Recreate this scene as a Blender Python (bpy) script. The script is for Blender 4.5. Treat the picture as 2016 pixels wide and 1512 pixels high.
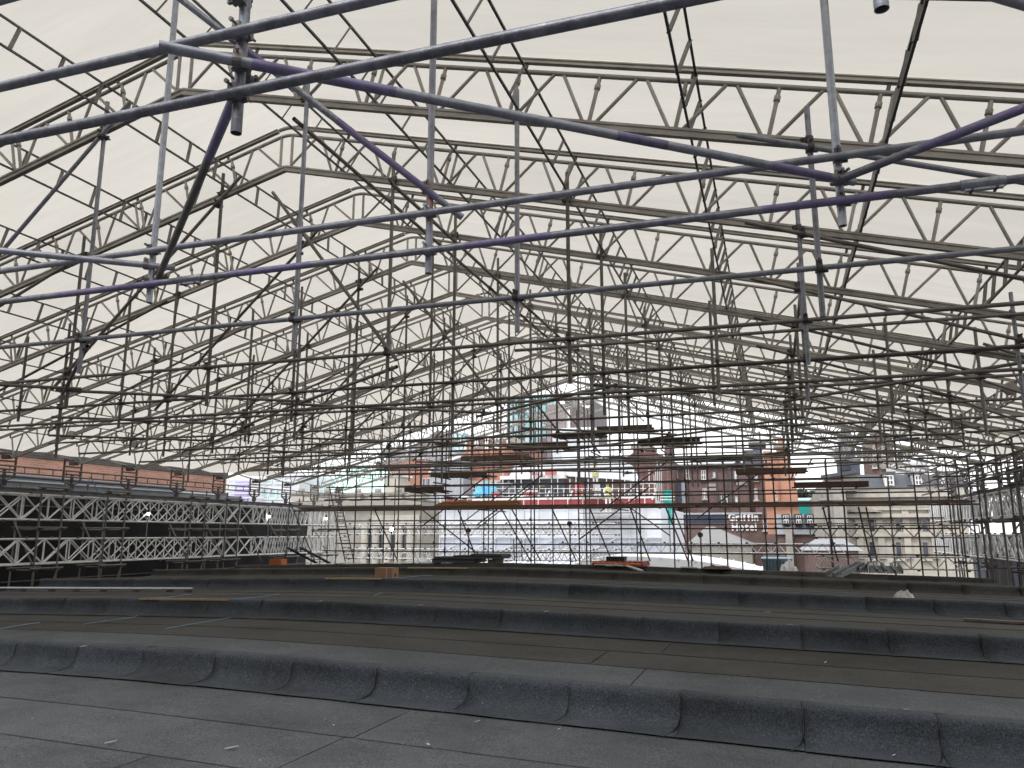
import bpy, bmesh, math, random
from mathutils import Vector, Matrix
R = math.radians
random.seed(11)
for o in list(bpy.data.objects): bpy.data.objects.remove(o, do_unlink=True)
S = bpy.context.scene
COL = S.collection
# ------------------------------------------------------------------ camera, sky, sun, exposure
YAW, PITCH, FPX = R(18.2), math.atan(294/1540), 1540.0
cd = bpy.data.cameras.new('camera'); cam = bpy.data.objects.new('camera', cd); COL.objects.link(cam)
cd.sensor_width = 36.0; cd.lens = FPX/2016*36; cd.clip_start = 0.05; cd.clip_end = 3000
cam.location = (0, 0, 0); cam.rotation_euler = (R(90)+PITCH, 0, YAW)
S.camera = cam
S.render.resolution_x = 1024; S.render.resolution_y = 768
SUN_EL, SUN_AZ = 52.0, 200.0
W = bpy.data.worlds.new('World'); S.world = W; W.use_nodes = True
nt = W.node_tree; nt.nodes.clear()
sky = nt.nodes.new('ShaderNodeTexSky'); sky.sky_type = 'NISHITA'; sky.sun_disc = False
sky.sun_elevation = R(SUN_EL); sky.sun_rotation = R(SUN_AZ); sky.air_density = 1.0; sky.dust_density = 5.0; sky.ozone_density = 1.0
hs = nt.nodes.new('ShaderNodeHueSaturation'); hs.inputs['Saturation'].default_value = 0.22; hs.inputs['Value'].default_value = 1.0
mx = nt.nodes.new('ShaderNodeMix'); mx.data_type = 'RGBA'; mx.inputs[0].default_value = 0.7
mx.inputs[7].default_value = (11.5, 11.7, 12.0, 1)
bg = nt.nodes.new('ShaderNodeBackground'); bg.inputs[1].default_value = 0.15
wo = nt.nodes.new('ShaderNodeOutputWorld')
nt.links.new(sky.outputs[0], hs.inputs['Color']); nt.links.new(hs.outputs[0], mx.inputs[6])
nt.links.new(mx.outputs[2], bg.inputs[0]); nt.links.new(bg.outputs[0], wo.inputs[0])
sl = bpy.data.lights.new('sun', 'SUN'); sl.energy = 1.0; sl.angle = R(20); sl.color = (1, .97, .93)
so = bpy.data.objects.new('sun', sl); COL.objects.link(so)
so.rotation_euler = (R(90-SUN_EL), 0, R(180-SUN_AZ)); so.location = (0, -5, 30)
VS = S.view_settings; VS.view_transform = 'Standard'; VS.look = 'None'; VS.exposure = 0.25; VS.gamma = 1.0; VS.use_curve_mapping = False
# ------------------------------------------------------------------ pixel -> direction
CP, SP, CY, SY = math.cos(PITCH), math.sin(PITCH), math.cos(YAW), math.sin(YAW)
def ray(px, py):
    u = (px-1008)/FPX; v = (756-py)/FPX
    up = v*CP+SP; f = CP-v*SP
    return Vector((-SY*f+CY*u, CY*f+SY*u, up))
def atY(px, py, Y): d = ray(px, py); return d*(Y/d.y)
def atX(px, py, X): d = ray(px, py); return d*(X/d.x)
def atZ(px, py, Z): d = ray(px, py); return d*(Z/d.z)
# ------------------------------------------------------------------ materials
def nodes(name):
    m = bpy.data.materials.new(name); m.use_nodes = True
    return m, m.node_tree, m.node_tree.nodes['Principled BSDF']
def mat(name, col, rough=.6, metal=0., var=.15, scale=3., bump=0., bscale=60., col2=None, stretch=None):
    m, t, b = nodes(name)
    g = t.nodes.new('ShaderNodeNewGeometry'); src = g.outputs['Position']
    if stretch:
        mp = t.nodes.new('ShaderNodeMapping'); mp.inputs['Scale'].default_value = stretch
        t.links.new(src, mp.inputs[0]); src = mp.outputs[0]
    n = t.nodes.new('ShaderNodeTexNoise'); n.inputs['Scale'].default_value = scale; n.inputs['Detail'].default_value = 6
    n.inputs['Roughness'].default_value = .65
    t.links.new(src, n.inputs['Vector'])
    oi = t.nodes.new('ShaderNodeObjectInfo')
    ad = t.nodes.new('ShaderNodeMath'); ad.operation = 'MULTIPLY_ADD'; ad.inputs[1].default_value = .35
    t.links.new(oi.outputs['Random'], ad.inputs[0]); t.links.new(n.outputs['Fac'], ad.inputs[2])
    r = t.nodes.new('ShaderNodeValToRGB'); e = r.color_ramp.elements
    e[0].position = .42; e[1].position = .9
    c2 = col2 or tuple(min(1, c*(1+var)) for c in col)
    e[0].color = tuple(c*(1-var) for c in col)+(1,); e[1].color = tuple(c2)+(1,)
    t.links.new(ad.outputs[0], r.inputs[0]); t.links.new(r.outputs[0], b.inputs['Base Color'])
    b.inputs['Roughness'].default_value = rough; b.inputs['Metallic'].default_value = metal
    if bump:
        n2 = t.nodes.new('ShaderNodeTexNoise'); n2.inputs['Scale'].default_value = bscale; n2.inputs['Detail'].default_value = 4
        bp = t.nodes.new('ShaderNodeBump'); bp.inputs['Strength'].default_value = bump; bp.inputs['Distance'].default_value = .01
        t.links.new(g.outputs['Position'], n2.inputs['Vector']); t.links.new(n2.outputs['Fac'], bp.inputs['Height'])
        t.links.new(bp.outputs[0], b.inputs['Normal'])
    return m
def mat_brick(name, c1, c2, mortar, sx=1., dark=.3, axis='XZ', bw=.225, bh=.075):
    m, t, b = nodes(name)
    g = t.nodes.new('ShaderNodeNewGeometry'); sp = t.nodes.new('ShaderNodeSeparateXYZ'); cb = t.nodes.new('ShaderNodeCombineXYZ')
    t.links.new(g.outputs['Position'], sp.inputs[0])
    if axis == 'XZ':
        a2 = t.nodes.new('ShaderNodeMath'); a2.operation = 'ADD'
        t.links.new(sp.outputs[0], a2.inputs[0]); t.links.new(sp.outputs[1], a2.inputs[1]); t.links.new(a2.outputs[0], cb.inputs[0])
    else: t.links.new(sp.outputs[1], cb.inputs[0])
    t.links.new(sp.outputs[2], cb.inputs[1])
    br = t.nodes.new('ShaderNodeTexBrick'); br.inputs['Scale'].default_value = 1/sx
    br.inputs['Brick Width'].default_value = bw; br.inputs['Row Height'].default_value = bh; br.inputs['Mortar Size'].default_value = .006
    br.inputs['Color1'].default_value = c1+(1,); br.inputs['Color2'].default_value = c2+(1,); br.inputs['Mortar'].default_value = mortar+(1,)
    t.links.new(cb.outputs[0], br.inputs['Vector'])
    n = t.nodes.new('ShaderNodeTexNoise'); n.inputs['Scale'].default_value = .9; n.inputs['Detail'].default_value = 8; n.inputs['Roughness'].default_value = .7
    t.links.new(g.outputs['Position'], n.inputs['Vector'])
    rp = t.nodes.new('ShaderNodeMapRange'); rp.inputs[1].default_value = .3; rp.inputs[2].default_value = .7; rp.inputs[3].default_value = 1-dark; rp.inputs[4].default_value = 1.1
    t.links.new(n.outputs['Fac'], rp.inputs[0])
    mm = t.nodes.new('ShaderNodeMix'); mm.data_type = 'RGBA'; mm.blend_type = 'MULTIPLY'; mm.inputs[0].default_value = 1
    t.links.new(br.outputs['Color'], mm.inputs[6]); t.links.new(rp.outputs[0], mm.inputs[7])
    t.links.new(mm.outputs[2], b.inputs['Base Color']); b.inputs['Roughness'].default_value = .85
    return m
def mat_felt(name, col, fleck):
    m, t, b = nodes(name)
    g = t.nodes.new('ShaderNodeNewGeometry'); oi = t.nodes.new('ShaderNodeObjectInfo')
    big = t.nodes.new('ShaderNodeTexNoise'); big.inputs['Scale'].default_value = .9; big.inputs['Detail'].default_value = 9; big.inputs['Roughness'].default_value = .7
    fine = t.nodes.new('ShaderNodeTexNoise'); fine.inputs['Scale'].default_value = 78; fine.inputs['Detail'].default_value = 3
    mid = t.nodes.new('ShaderNodeTexNoise'); mid.inputs['Scale'].default_value = 14; mid.inputs['Detail'].default_value = 6; mid.inputs['Roughness'].default_value = .75
    for x in (big, fine, mid): t.links.new(g.outputs['Position'], x.inputs['Vector'])
    r = t.nodes.new('ShaderNodeValToRGB'); e = r.color_ramp.elements
    e[0].position = .32; e[0].color = tuple(c*.40 for c in col)+(1,); e[1].position = .74; e[1].color = tuple(c*1.9 for c in col)+(1,)
    k = e.new(.62); k.color = col+(1,)
    t.links.new(fine.outputs['Fac'], r.inputs[0])
    rb = t.nodes.new('ShaderNodeMapRange'); rb.inputs[1].default_value = .28; rb.inputs[2].default_value = .72; rb.inputs[3].default_value = .52; rb.inputs[4].default_value = 1.48
    sm = t.nodes.new('ShaderNodeMath'); sm.operation = 'ADD'
    ml = t.nodes.new('ShaderNodeMath'); ml.operation = 'MULTIPLY_ADD'; ml.inputs[1].default_value = .45; 
    t.links.new(mid.outputs['Fac'], ml.inputs[0]); ml.inputs[2].default_value = -.22
    t.links.new(big.outputs['Fac'], sm.inputs[0]); t.links.new(ml.outputs[0], sm.inputs[1])
    s2 = t.nodes.new('ShaderNodeMath'); s2.operation = 'MULTIPLY_ADD'; s2.inputs[1].default_value = .14; t.links.new(oi.outputs['Random'], s2.inputs[0]); t.links.new(sm.outputs[0], s2.inputs[2])
    t.links.new(s2.outputs[0], rb.inputs[0])
    mm = t.nodes.new('ShaderNodeMix'); mm.data_type = 'RGBA'; mm.blend_type = 'MULTIPLY'; mm.inputs[0].default_value = 1
    t.links.new(r.outputs[0], mm.inputs[6]); t.links.new(rb.outputs[0], mm.inputs[7])
    # pale scuffs and droppings with a shape of their own
    vo = t.nodes.new('ShaderNodeTexVoronoi'); vo.inputs['Scale'].default_value = 3.6; t.links.new(g.outputs['Position'], vo.inputs['Vector'])
    n3 = t.nodes.new('ShaderNodeTexNoise'); n3.inputs['Scale'].default_value = 25; t.links.new(g.outputs['Position'], n3.inputs['Vector'])
    a3 = t.nodes.new('ShaderNodeMath'); a3.operation = 'MULTIPLY_ADD'; a3.inputs[1].default_value = .10; t.links.new(n3.outputs['Fac'], a3.inputs[0]); t.links.new(vo.outputs['Distance'], a3.inputs[2])
    cr = t.nodes.new('ShaderNodeValToRGB'); cr.color_ramp.elements[0].position = .068; cr.color_ramp.elements[0].color = (fleck,)*3+(1,)
    cr.color_ramp.elements[1].position = .085; cr.color_ramp.elements[1].color = (0, 0, 0, 1)
    t.links.new(a3.outputs[0], cr.inputs[0])
    m2 = t.nodes.new('ShaderNodeMix'); m2.data_type = 'RGBA'; m2.inputs[7].default_value = (.4, .4, .38, 1)
    t.links.new(cr.outputs[0], m2.inputs[0]); t.links.new(mm.outputs[2], m2.inputs[6])
    t.links.new(m2.outputs[2], b.inputs['Base Color'])
    b.inputs['Roughness'].default_value = .78; b.inputs['Specular IOR Level'].default_value = .35
    bp = t.nodes.new('ShaderNodeBump'); bp.inputs['Strength'].default_value = .55; bp.inputs['Distance'].default_value = .004
    t.links.new(fine.outputs['Fac'], bp.inputs['Height'])
    b2 = t.nodes.new('ShaderNodeBump'); b2.inputs['Strength'].default_value = .35; b2.inputs['Distance'].default_value = .03
    t.links.new(mid.outputs['Fac'], b2.inputs['Height']); t.links.new(bp.outputs[0], b2.inputs['Normal']); t.links.new(b2.outputs[0], b.inputs['Normal'])
    return m
def mat_sheet(name, col, trans):
    m = bpy.data.materials.new(name); m.use_nodes = True; t = m.node_tree; t.nodes.clear()
    o = t.nodes.new('ShaderNodeOutputMaterial'); d = t.nodes.new('ShaderNodeBsdfDiffuse'); tr = t.nodes.new('ShaderNodeBsdfTranslucent'); ms = t.nodes.new('ShaderNodeMixShader')
    g = t.nodes.new('ShaderNodeNewGeometry'); mp = t.nodes.new('ShaderNodeMapping'); mp.inputs['Scale'].default_value = (.35, 1.6, .35)
    n = t.nodes.new('ShaderNodeTexNoise'); n.inputs['Scale'].default_value = 1.3; n.inputs['Detail'].default_value = 7; n.inputs['Roughness'].default_value = .6
    t.links.new(g.outputs['Position'], mp.inputs[0]); t.links.new(mp.outputs[0], n.inputs['Vector'])
    r = t.nodes.new('ShaderNodeValToRGB'); e = r.color_ramp.elements
    e[0].position = .3; e[0].color = tuple(c*.93 for c in col)+(1,); e[1].position = .7; e[1].color = tuple(col)+(1,)
    t.links.new(n.outputs['Fac'], r.inputs[0])
    for x in (d, tr): t.links.new(r.outputs[0], x.inputs['Color'])
    oi = t.nodes.new('ShaderNodeObjectInfo'); vr = t.nodes.new('ShaderNodeMapRange'); vr.inputs[3].default_value = .955; vr.inputs[4].default_value = 1.04
    t.links.new(oi.outputs['Random'], vr.inputs[0])
    mp2 = t.nodes.new('ShaderNodeMapping'); mp2.inputs['Scale'].default_value = (.25, 2.2, .25); n2 = t.nodes.new('ShaderNodeTexNoise'); n2.inputs['Scale'].default_value = 1.7; n2.inputs['Detail'].default_value = 8; n2.inputs['Roughness'].default_value = .7
    t.links.new(g.outputs['Position'], mp2.inputs[0]); t.links.new(mp2.outputs[0], n2.inputs['Vector'])
    st = t.nodes.new('ShaderNodeMapRange'); st.inputs[1].default_value = .35; st.inputs[2].default_value = .6; st.inputs[3].default_value = .945; st.inputs[4].default_value = 1.0
    t.links.new(n2.outputs['Fac'], st.inputs[0])
    mu = t.nodes.new('ShaderNodeMath'); mu.operation = 'MULTIPLY'; t.links.new(vr.outputs[0], mu.inputs[0]); t.links.new(st.outputs[0], mu.inputs[1])
    fm = t.nodes.new('ShaderNodeMix'); fm.data_type = 'RGBA'; fm.blend_type = 'MULTIPLY'; fm.inputs[0].default_value = 1
    t.links.new(r.outputs[0], fm.inputs[6]); t.links.new(mu.outputs[0], fm.inputs[7])
    for x in (d, tr): t.links.new(fm.outputs[2], x.inputs['Color'])
    ms.inputs[0].default_value = trans
    t.links.new(d.outputs[0], ms.inputs[1]); t.links.new(tr.outputs[0], ms.inputs[2]); t.links.new(ms.outputs[0], o.inputs[0])
    return m
def mat_emit(name, col, s):
    m, t, b = nodes(name); b.inputs['Base Color'].default_value = col+(1,)
    b.inputs['Emission Color'].default_value = col+(1,); b.inputs['Emission Strength'].default_value = s
    return m
def mat_glass(name, col, rough=.08):
    m = mat(name, col, rough=rough, var=.25, scale=.6); m.node_tree.nodes['Principled BSDF'].inputs['Specular IOR Level'].default_value = .9
    return m
M = {}
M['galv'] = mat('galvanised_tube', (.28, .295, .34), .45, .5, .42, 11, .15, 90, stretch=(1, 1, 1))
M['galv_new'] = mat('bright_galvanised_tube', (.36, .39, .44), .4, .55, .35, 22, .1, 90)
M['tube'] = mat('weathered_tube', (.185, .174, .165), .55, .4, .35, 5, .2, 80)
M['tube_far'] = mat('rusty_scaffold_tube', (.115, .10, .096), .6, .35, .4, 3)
M['alu'] = mat('weathered_aluminium', (.37, .35, .32), .5, .55, .25, 5, .1, 70)
M['alu_dk'] = mat('dull_purlin_steel', (.13, .13, .135), .5, .5, .25, 6)
M['alu_lt'] = mat('bright_lattice_aluminium', (.78, .78, .77), .45, .15, .2, 6)
M['coupler'] = mat('coupler_steel', (.11, .102, .098), .55, .6, .4, 30)
M['coupler_n'] = mat('near_coupler_steel', (.20, .19, .185), .5, .5, .4, 30)
M['purple'] = mat('purple_tube_paint', (.215, .185, .33), .5, .2, .3, 18)
def chip(m, under):
    t = m.node_tree; b = t.nodes['Principled BSDF']; src = b.inputs['Base Color'].links[0].from_socket
    g = t.nodes.new('ShaderNodeNewGeometry'); n = t.nodes.new('ShaderNodeTexNoise'); n.inputs['Scale'].default_value = 16; n.inputs['Detail'].default_value = 8; n.inputs['Roughness'].default_value = .75
    t.links.new(g.outputs['Position'], n.inputs['Vector'])
    r = t.nodes.new('ShaderNodeValToRGB'); r.color_ramp.elements[0].position = .54; r.color_ramp.elements[1].position = .64
    t.links.new(n.outputs['Fac'], r.inputs[0]); x = t.nodes.new('ShaderNodeMix'); x.data_type = 'RGBA'; x.inputs[7].default_value = under+(1,)
    t.links.new(r.outputs[0], x.inputs[0]); t.links.new(src, x.inputs[6]); t.links.new(x.outputs[2], b.inputs['Base Color'])
chip(M['purple'], (.24, .25, .30)); chip(M['galv'], (.36, .37, .40)); chip(M['galv_new'], (.52, .55, .58)); chip(M['coupler'], (.16, .10, .075)); chip(M['tube'], (.20, .15, .115))
M['pink'] = mat('red_oxide_paint', (.33, .2, .2), .5, .2, .2, 18)
M['sheet'] = mat_sheet('translucent_roof_sheet', (.945, .90, .815), .38)
M['felt'] = mat_felt('mineral_felt_grey', (.086, .094, .106), .75)
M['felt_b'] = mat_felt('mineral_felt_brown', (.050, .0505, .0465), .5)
M['felt_up'] = mat_felt('mineral_felt_upstand', (.057, .068, .083), .3)
M['bitumen'] = mat('bitumen_seam', (.012, .012, .013), .4, 0, .2)
M['black'] = mat('black_sheeting', (.006, .0056, .006), .7, 0, .4, 1.2, .3, 3)
M['board'] = mat('scaffold_board', (.12, .078, .055), .8, 0, .4, 4, .2, 40, stretch=(.4, 6, 6))
M['board_new'] = mat('new_orange_board', (.38, .19, .07), .75, 0, .25, 4, .1, 40, stretch=(.4, 6, 6))
M['ledge'] = mat('grey_ledge', (.2, .21, .22), .7, 0, .2)
M['white'] = mat('white_paint', (.78, .78, .77), .6, 0, .08)
M['offwhite'] = mat('dull_white', (.58, .59, .58), .7, 0, .15, 5)
M['brick_l'] = mat_brick('orange_brick_near', (.49, .245, .165), (.40, .185, .125), (.46, .39, .34), axis='YZ', dark=.25)
M['brick_cop'] = mat_brick('blackened_brick', (.10, .085, .085), (.055, .05, .052), (.14, .13, .125), axis='YZ', dark=.4)
M['brick_red'] = mat_brick('red_brick', (.46, .20, .145), (.41, .17, .12), (.40, .26, .21), dark=.2, sx=1)
M['brick_brn'] = mat_brick('brown_brick', (.20, .125, .112), (.15, .098, .09), (.2, .15, .135), dark=.4)
M['brick_drk'] = mat_brick('dark_red_brick', (.24, .105, .085), (.13, .078, .072), (.18, .13, .12), dark=.6)
M['brick_or'] = mat_brick('bright_orange_brick', (.54, .26, .165), (.49, .225, .14), (.5, .34, .26), dark=.15)
M['stone'] = mat('pale_stone', (.46, .425, .37), .85, 0, .22, 1.2, .2, 8)
M['stone_d'] = mat('dirty_stone', (.33, .31, .275), .9, 0, .25, .8, .2, 8)
M['stone_blue'] = mat('blue_black_stone', (.10, .115, .15), .9, 0, .35, 1.5)
M['slate'] = mat('grey_slate', (.24, .25, .27), .6, 0, .25, 3, stretch=(.6, .6, 7))
M['slate_d'] = mat('dark_slate', (.075, .08, .092), .6, 0, .25, 2)
M['slate_l'] = mat('pale_slate_wall', (.42, .44, .48), .7, 0, .2, 2)
M['mint'] = mat('mint_copper', (.52, .74, .68), .7, 0, .12, .5)
M['teal'] = mat('teal_sheet', (.02, .36, .33), .6, 0, .3, 3)
M['bluetarp'] = mat('blue_tarpaulin', (.10, .40, .62), .45, 0, .3, 4, .4, 9)
M['red'] = mat('red_board', (.30, .05, .055), .5, 0, .2)
M['redbar'] = mat('red_barrier', (.48, .15, .15), .5, 0, .1)
M['lav'] = mat('lavender_panel', (.55, .48, .78), .5, 0, .1)
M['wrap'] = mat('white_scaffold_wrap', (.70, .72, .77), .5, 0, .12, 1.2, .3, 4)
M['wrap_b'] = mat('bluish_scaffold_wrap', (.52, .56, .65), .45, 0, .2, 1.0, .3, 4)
M['glass'] = mat_glass('window_glass', (.05, .06, .08))
M['glass_c'] = mat_glass('cyan_glass', (.22, .52, .55))
M['glass_b'] = mat_glass('blue_glass', (.45, .66, .70))
M['tower'] = mat('brown_cladding', (.15, .12, .125), .6, 0, .12, .6)
M['tower_l'] = mat('grey_cladding', (.26, .22, .23), .6, 0, .12, .6)
M['card'] = mat('cardboard', (.36, .21, .135), .8, 0, .08, 6)
M['tape'] = mat('parcel_tape', (.55, .40, .28), .35, 0, .05)
M['yellow'] = mat('faded_yellow_paint', (.21, .165, .075), .7, 0, .3, 14)
M['hivis'] = mat('hi_vis_yellow', (.48, .48, .16), .6, 0, .1)
M['skin'] = mat('skin', (.5, .3, .22), .5, 0, .05)
M['orange'] = mat('orange_crate', (.60, .16, .03), .5, 0, .1)
M['bluecord'] = mat('blue_cord', (.20, .33, .50), .6, 0, .1)
M['rubber'] = mat('black_rubber', (.02, .02, .02), .6, 0, .2)
M['steelblue'] = mat('blue_grey_steel', (.19, .28, .34), .5, .1, .2, 3)
M['asphalt'] = mat('asphalt', (.05, .05, .05), .9, 0, .2)
M['roofgrey'] = mat('pale_sheet_roof', (.60, .61, .62), .6, 0, .08, 1)
M['leaf'] = mat('far_foliage', (.07, .10, .06), .8, 0, .4, 2)
M['bulb'] = mat_emit('lit_bulb', (1, .97, .9), 14)
M['hiproof'] = mat('mid_grey_sheet_roof', (.23, .228, .225), .7, 0, .12, 1)
M['navy'] = mat('navy_band', (.03, .04, .075), .6, 0, .2, 1)
M['earth'] = mat('dark_gravel', (.05, .047, .043), .9, 0, .3)
# ------------------------------------------------------------------ letter shapes, made once while the scene is still empty
GLYPH = {}
for ch, bold, rel in [(c, .042, 1) for c in 'GrifnHotel']+[('G', .02, 2)]+[(c, .018, 3) for c in 'PITER']:
    cu = bpy.data.curves.new('letters', 'FONT'); cu.body = ch; cu.size = 1; cu.extrude = .03; cu.offset = bold; cu.resolution_u = 3
    tmp = bpy.data.objects.new('tmp', cu); COL.objects.link(tmp); bpy.context.view_layer.update()
    GLYPH[(ch, rel)] = bpy.data.meshes.new_from_object(tmp); bpy.data.objects.remove(tmp)
# ------------------------------------------------------------------ builders
def link(o, parent=None):
    COL.objects.link(o)
    if parent is not None: o.parent = parent
    return o
def thing(name, label, cat, loc=(0, 0, 0), group=None):
    o = bpy.data.objects.new(name, None); o.location = loc; o.empty_display_size = .2; link(o)
    o['label'] = label; o['category'] = cat
    if group: o['group'] = group
    return o
def tag(o, label=None, cat=None, group=None, kind=None):
    if label: o['label'] = label
    if cat: o['category'] = cat
    if group: o['group'] = group
    if kind: o['kind'] = kind
    return o
def mesh_obj(name, me, parent=None, origin=None):
    return link(bpy.data.objects.new(name, me), parent)
_pipe = {}
def pipe_mesh(m, seg=14, hollow=True):
    k = (m, seg, hollow)
    if k in _pipe: return _pipe[k]
    bm = bmesh.new(); rings = []
    for (r, z) in ([(1, 0), (1, 1), (.86, 1), (.86, 0)] if hollow else [(1, 0), (1, 1)]):
        rings.append([bm.verts.new((r*math.cos(2*math.pi*i/seg), r*math.sin(2*math.pi*i/seg), z)) for i in range(seg)])
    n = len(rings)
    for j in range(n if hollow else 1):
        a, b = rings[j], rings[(j+1) % n]
        for i in range(seg):
            f = bm.faces.new((a[i], a[(i+1) % seg], b[(i+1) % seg], b[i])); f.smooth = (j % 2 == 0)
    if not hollow:
        bm.faces.new(rings[1]); bm.faces.new(list(reversed(rings[0])))
    me = bpy.data.meshes.new('tube'); bm.normal_update(); bm.to_mesh(me); bm.free(); me.materials.append(M[m])
    _pipe[k] = me; return me
def orient(d, up=Vector((0, 0, 1))):
    z = d.normalized()
    if abs(z.dot(up)) > .995: up = Vector((0, 1, 0))
    x = up.cross(z).normalized(); y = z.cross(x)
    return Matrix((x, y, z)).transposed()
def place(o, p0, p1, sx, sy, parent, up=Vector((0, 0, 1))):
    p0 = Vector(p0); p1 = Vector(p1)
    base = parent.location if parent is not None else Vector((0, 0, 0))
    if parent is not None and parent.parent is not None: base = base+parent.parent.location
    d = p1-p0
    o.location = p0-base; o.rotation_euler = orient(d, up).to_euler(); o.scale = (sx, sy, d.length)
    return o
TR = .0242
def tube(name, p0, p1, m='tube', parent=None, r=TR, seg=12, hollow=True):
    o = bpy.data.objects.new(name, pipe_mesh(m, seg, hollow)); place(o, p0, p1, r, r, parent); return link(o, parent)
_prof = {}
def profile_mesh(key, pts, m):
    k = (key, m)
    if k in _prof: return _prof[k]
    bm = bmesh.new()
    a = [bm.verts.new((x, y, 0)) for x, y in pts]; b = [bm.verts.new((x, y, 1)) for x, y in pts]
    n = len(pts)
    for i in range(n): bm.faces.new((a[i], a[(i+1) % n], b[(i+1) % n], b[i]))
    bm.faces.new(b); bm.faces.new(list(reversed(a)))
    bmesh.ops.recalc_face_normals(bm, faces=bm.faces)
    me = bpy.data.meshes.new(key); bm.to_mesh(me); bm.free(); me.materials.append(M[m])
    _prof[k] = me; return me
def bar(name, p0, p1, w, h, m, parent=None, up=Vector((0, 0, 1))):
    o = bpy.data.objects.new(name, profile_mesh('bar', [(-.5, -.5), (.5, -.5), (.5, .5), (-.5, .5)], m)); place(o, p0, p1, w, h, parent, up); return link(o, parent)
def chord(name, p0, p1, m, parent, kind='bottom'):
    if kind == 'bottom':
        pts = [(-.03, -.042), (.03, -.042), (.03, -.018), (.018, -.012), (.018, .012), (.03, .018), (.03, .042), (-.03, .042), (-.03, .018), (-.018, .012), (-.018, -.012), (-.03, -.018)]
    else:
        pts = [(-.028, -.026), (.028, -.026), (.028, -.008), (.014, -.004), (.014, .010), (.028, .014), (.028, .026), (-.028, .026), (-.028, .014), (-.014, .010), (-.014, -.004), (-.028, -.008)]
    o = bpy.data.objects.new(name, profile_mesh('chord_'+kind, pts, m)); place(o, p0, p1, 1, 1, parent); return link(o, parent)
_box = {}
def box_mesh(m, bev=0):
    if m in _box: return _box[m]
    bm = bmesh.new(); bmesh.ops.create_cube(bm, size=1)
    me = bpy.data.meshes.new('block'); bm.to_mesh(me); bm.free(); me.materials.append(M[m]); _box[m] = me; return me
def box(name, x0, x1, y0, y1, z0, z1, m, parent=None):
    o = bpy.data.objects.new(name, box_mesh(m))
    base = Vector((0, 0, 0)); p = parent
    while p is not None: base = base+p.location; p = p.parent
    o.location = Vector(((x0+x1)/2, (y0+y1)/2, (z0+z1)/2))-base; o.scale = (abs(x1-x0), abs(y1-y0), abs(z1-z0)); 
    if parent is not None and not (parent.scale.x == parent.scale.y == parent.scale.z == 1):
        o.parent = parent; COL.objects.link(o); o.matrix_parent_inverse = Matrix.Diagonal((1/parent.scale.x, 1/parent.scale.y, 1/parent.scale.z, 1)); return o
    return link(o, parent)
def poly_mesh(name, verts, faces, m, parent=None, smooth=False, base=None):
    """verts in world space; kept relative to the parent chain"""
    b = Vector((0, 0, 0)); p = parent
    while p is not None: b = b+p.location; p = p.parent
    me = bpy.data.meshes.new(name); me.from_pydata([tuple(Vector(v)-b) for v in verts], [], faces)
    me.materials.append(M[m]); me.update()
    bm = bmesh.new(); bm.from_mesh(me); bmesh.ops.recalc_face_normals(bm, faces=bm.faces); bm.to_mesh(me); bm.free()
    if smooth:
        for f in me.polygons: f.use_smooth = True
    return link(bpy.data.objects.new(name, me), parent)
def prism_y(name, poly, y0, y1, m, parent=None):
    """poly: list of (x,z) extruded along Y"""
    n = len(poly); v = [(x, y0, z) for x, z in poly]+[(x, y1, z) for x, z in poly]
    f = [tuple(range(n)), tuple(range(n, 2*n))]+[(i, (i+1) % n, n+(i+1) % n, n+i) for i in range(n)]
    return poly_mesh(name, v, f, m, parent)
def prism_x(name, poly, x0, x1, m, parent=None):
    n = len(poly); v = [(x0, y, z) for y, z in poly]+[(x1, y, z) for y, z in poly]
    f = [tuple(range(n)), tuple(range(n, 2*n))]+[(i, (i+1) % n, n+(i+1) % n, n+i) for i in range(n)]
    return poly_mesh(name, v, f, m, parent)
def prism_z(name, poly, z0, z1, m, parent=None):
    n = len(poly); v = [(x, y, z0) for x, y in poly]+[(x, y, z1) for x, y in poly]
    f = [tuple(range(n)), tuple(range(n, 2*n))]+[(i, (i+1) % n, n+(i+1) % n, n+i) for i in range(n)]
    return poly_mesh(name, v, f, m, parent)
def sweep(name, pts, r, m, parent=None, seg=8):
    pts = [Vector(p) for p in pts]; vs = []; fs = []
    for i, p in enumerate(pts):
        d = (pts[min(i+1, len(pts)-1)]-pts[max(i-1, 0)])
        o = orient(d)
        for k in range(seg): vs.append(p+o @ Vector((r*math.cos(2*math.pi*k/seg), r*math.sin(2*math.pi*k/seg), 0)))
    for i in range(len(pts)-1):
        for k in range(seg): fs.append((i*seg+k, i*seg+(k+1) % seg, (i+1)*seg+(k+1) % seg, (i+1)*seg+k))
    fs.append(tuple(range(seg))); fs.append(tuple(range((len(pts)-1)*seg, len(pts)*seg)))
    return poly_mesh(name, vs, fs, m, parent, smooth=True)
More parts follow.
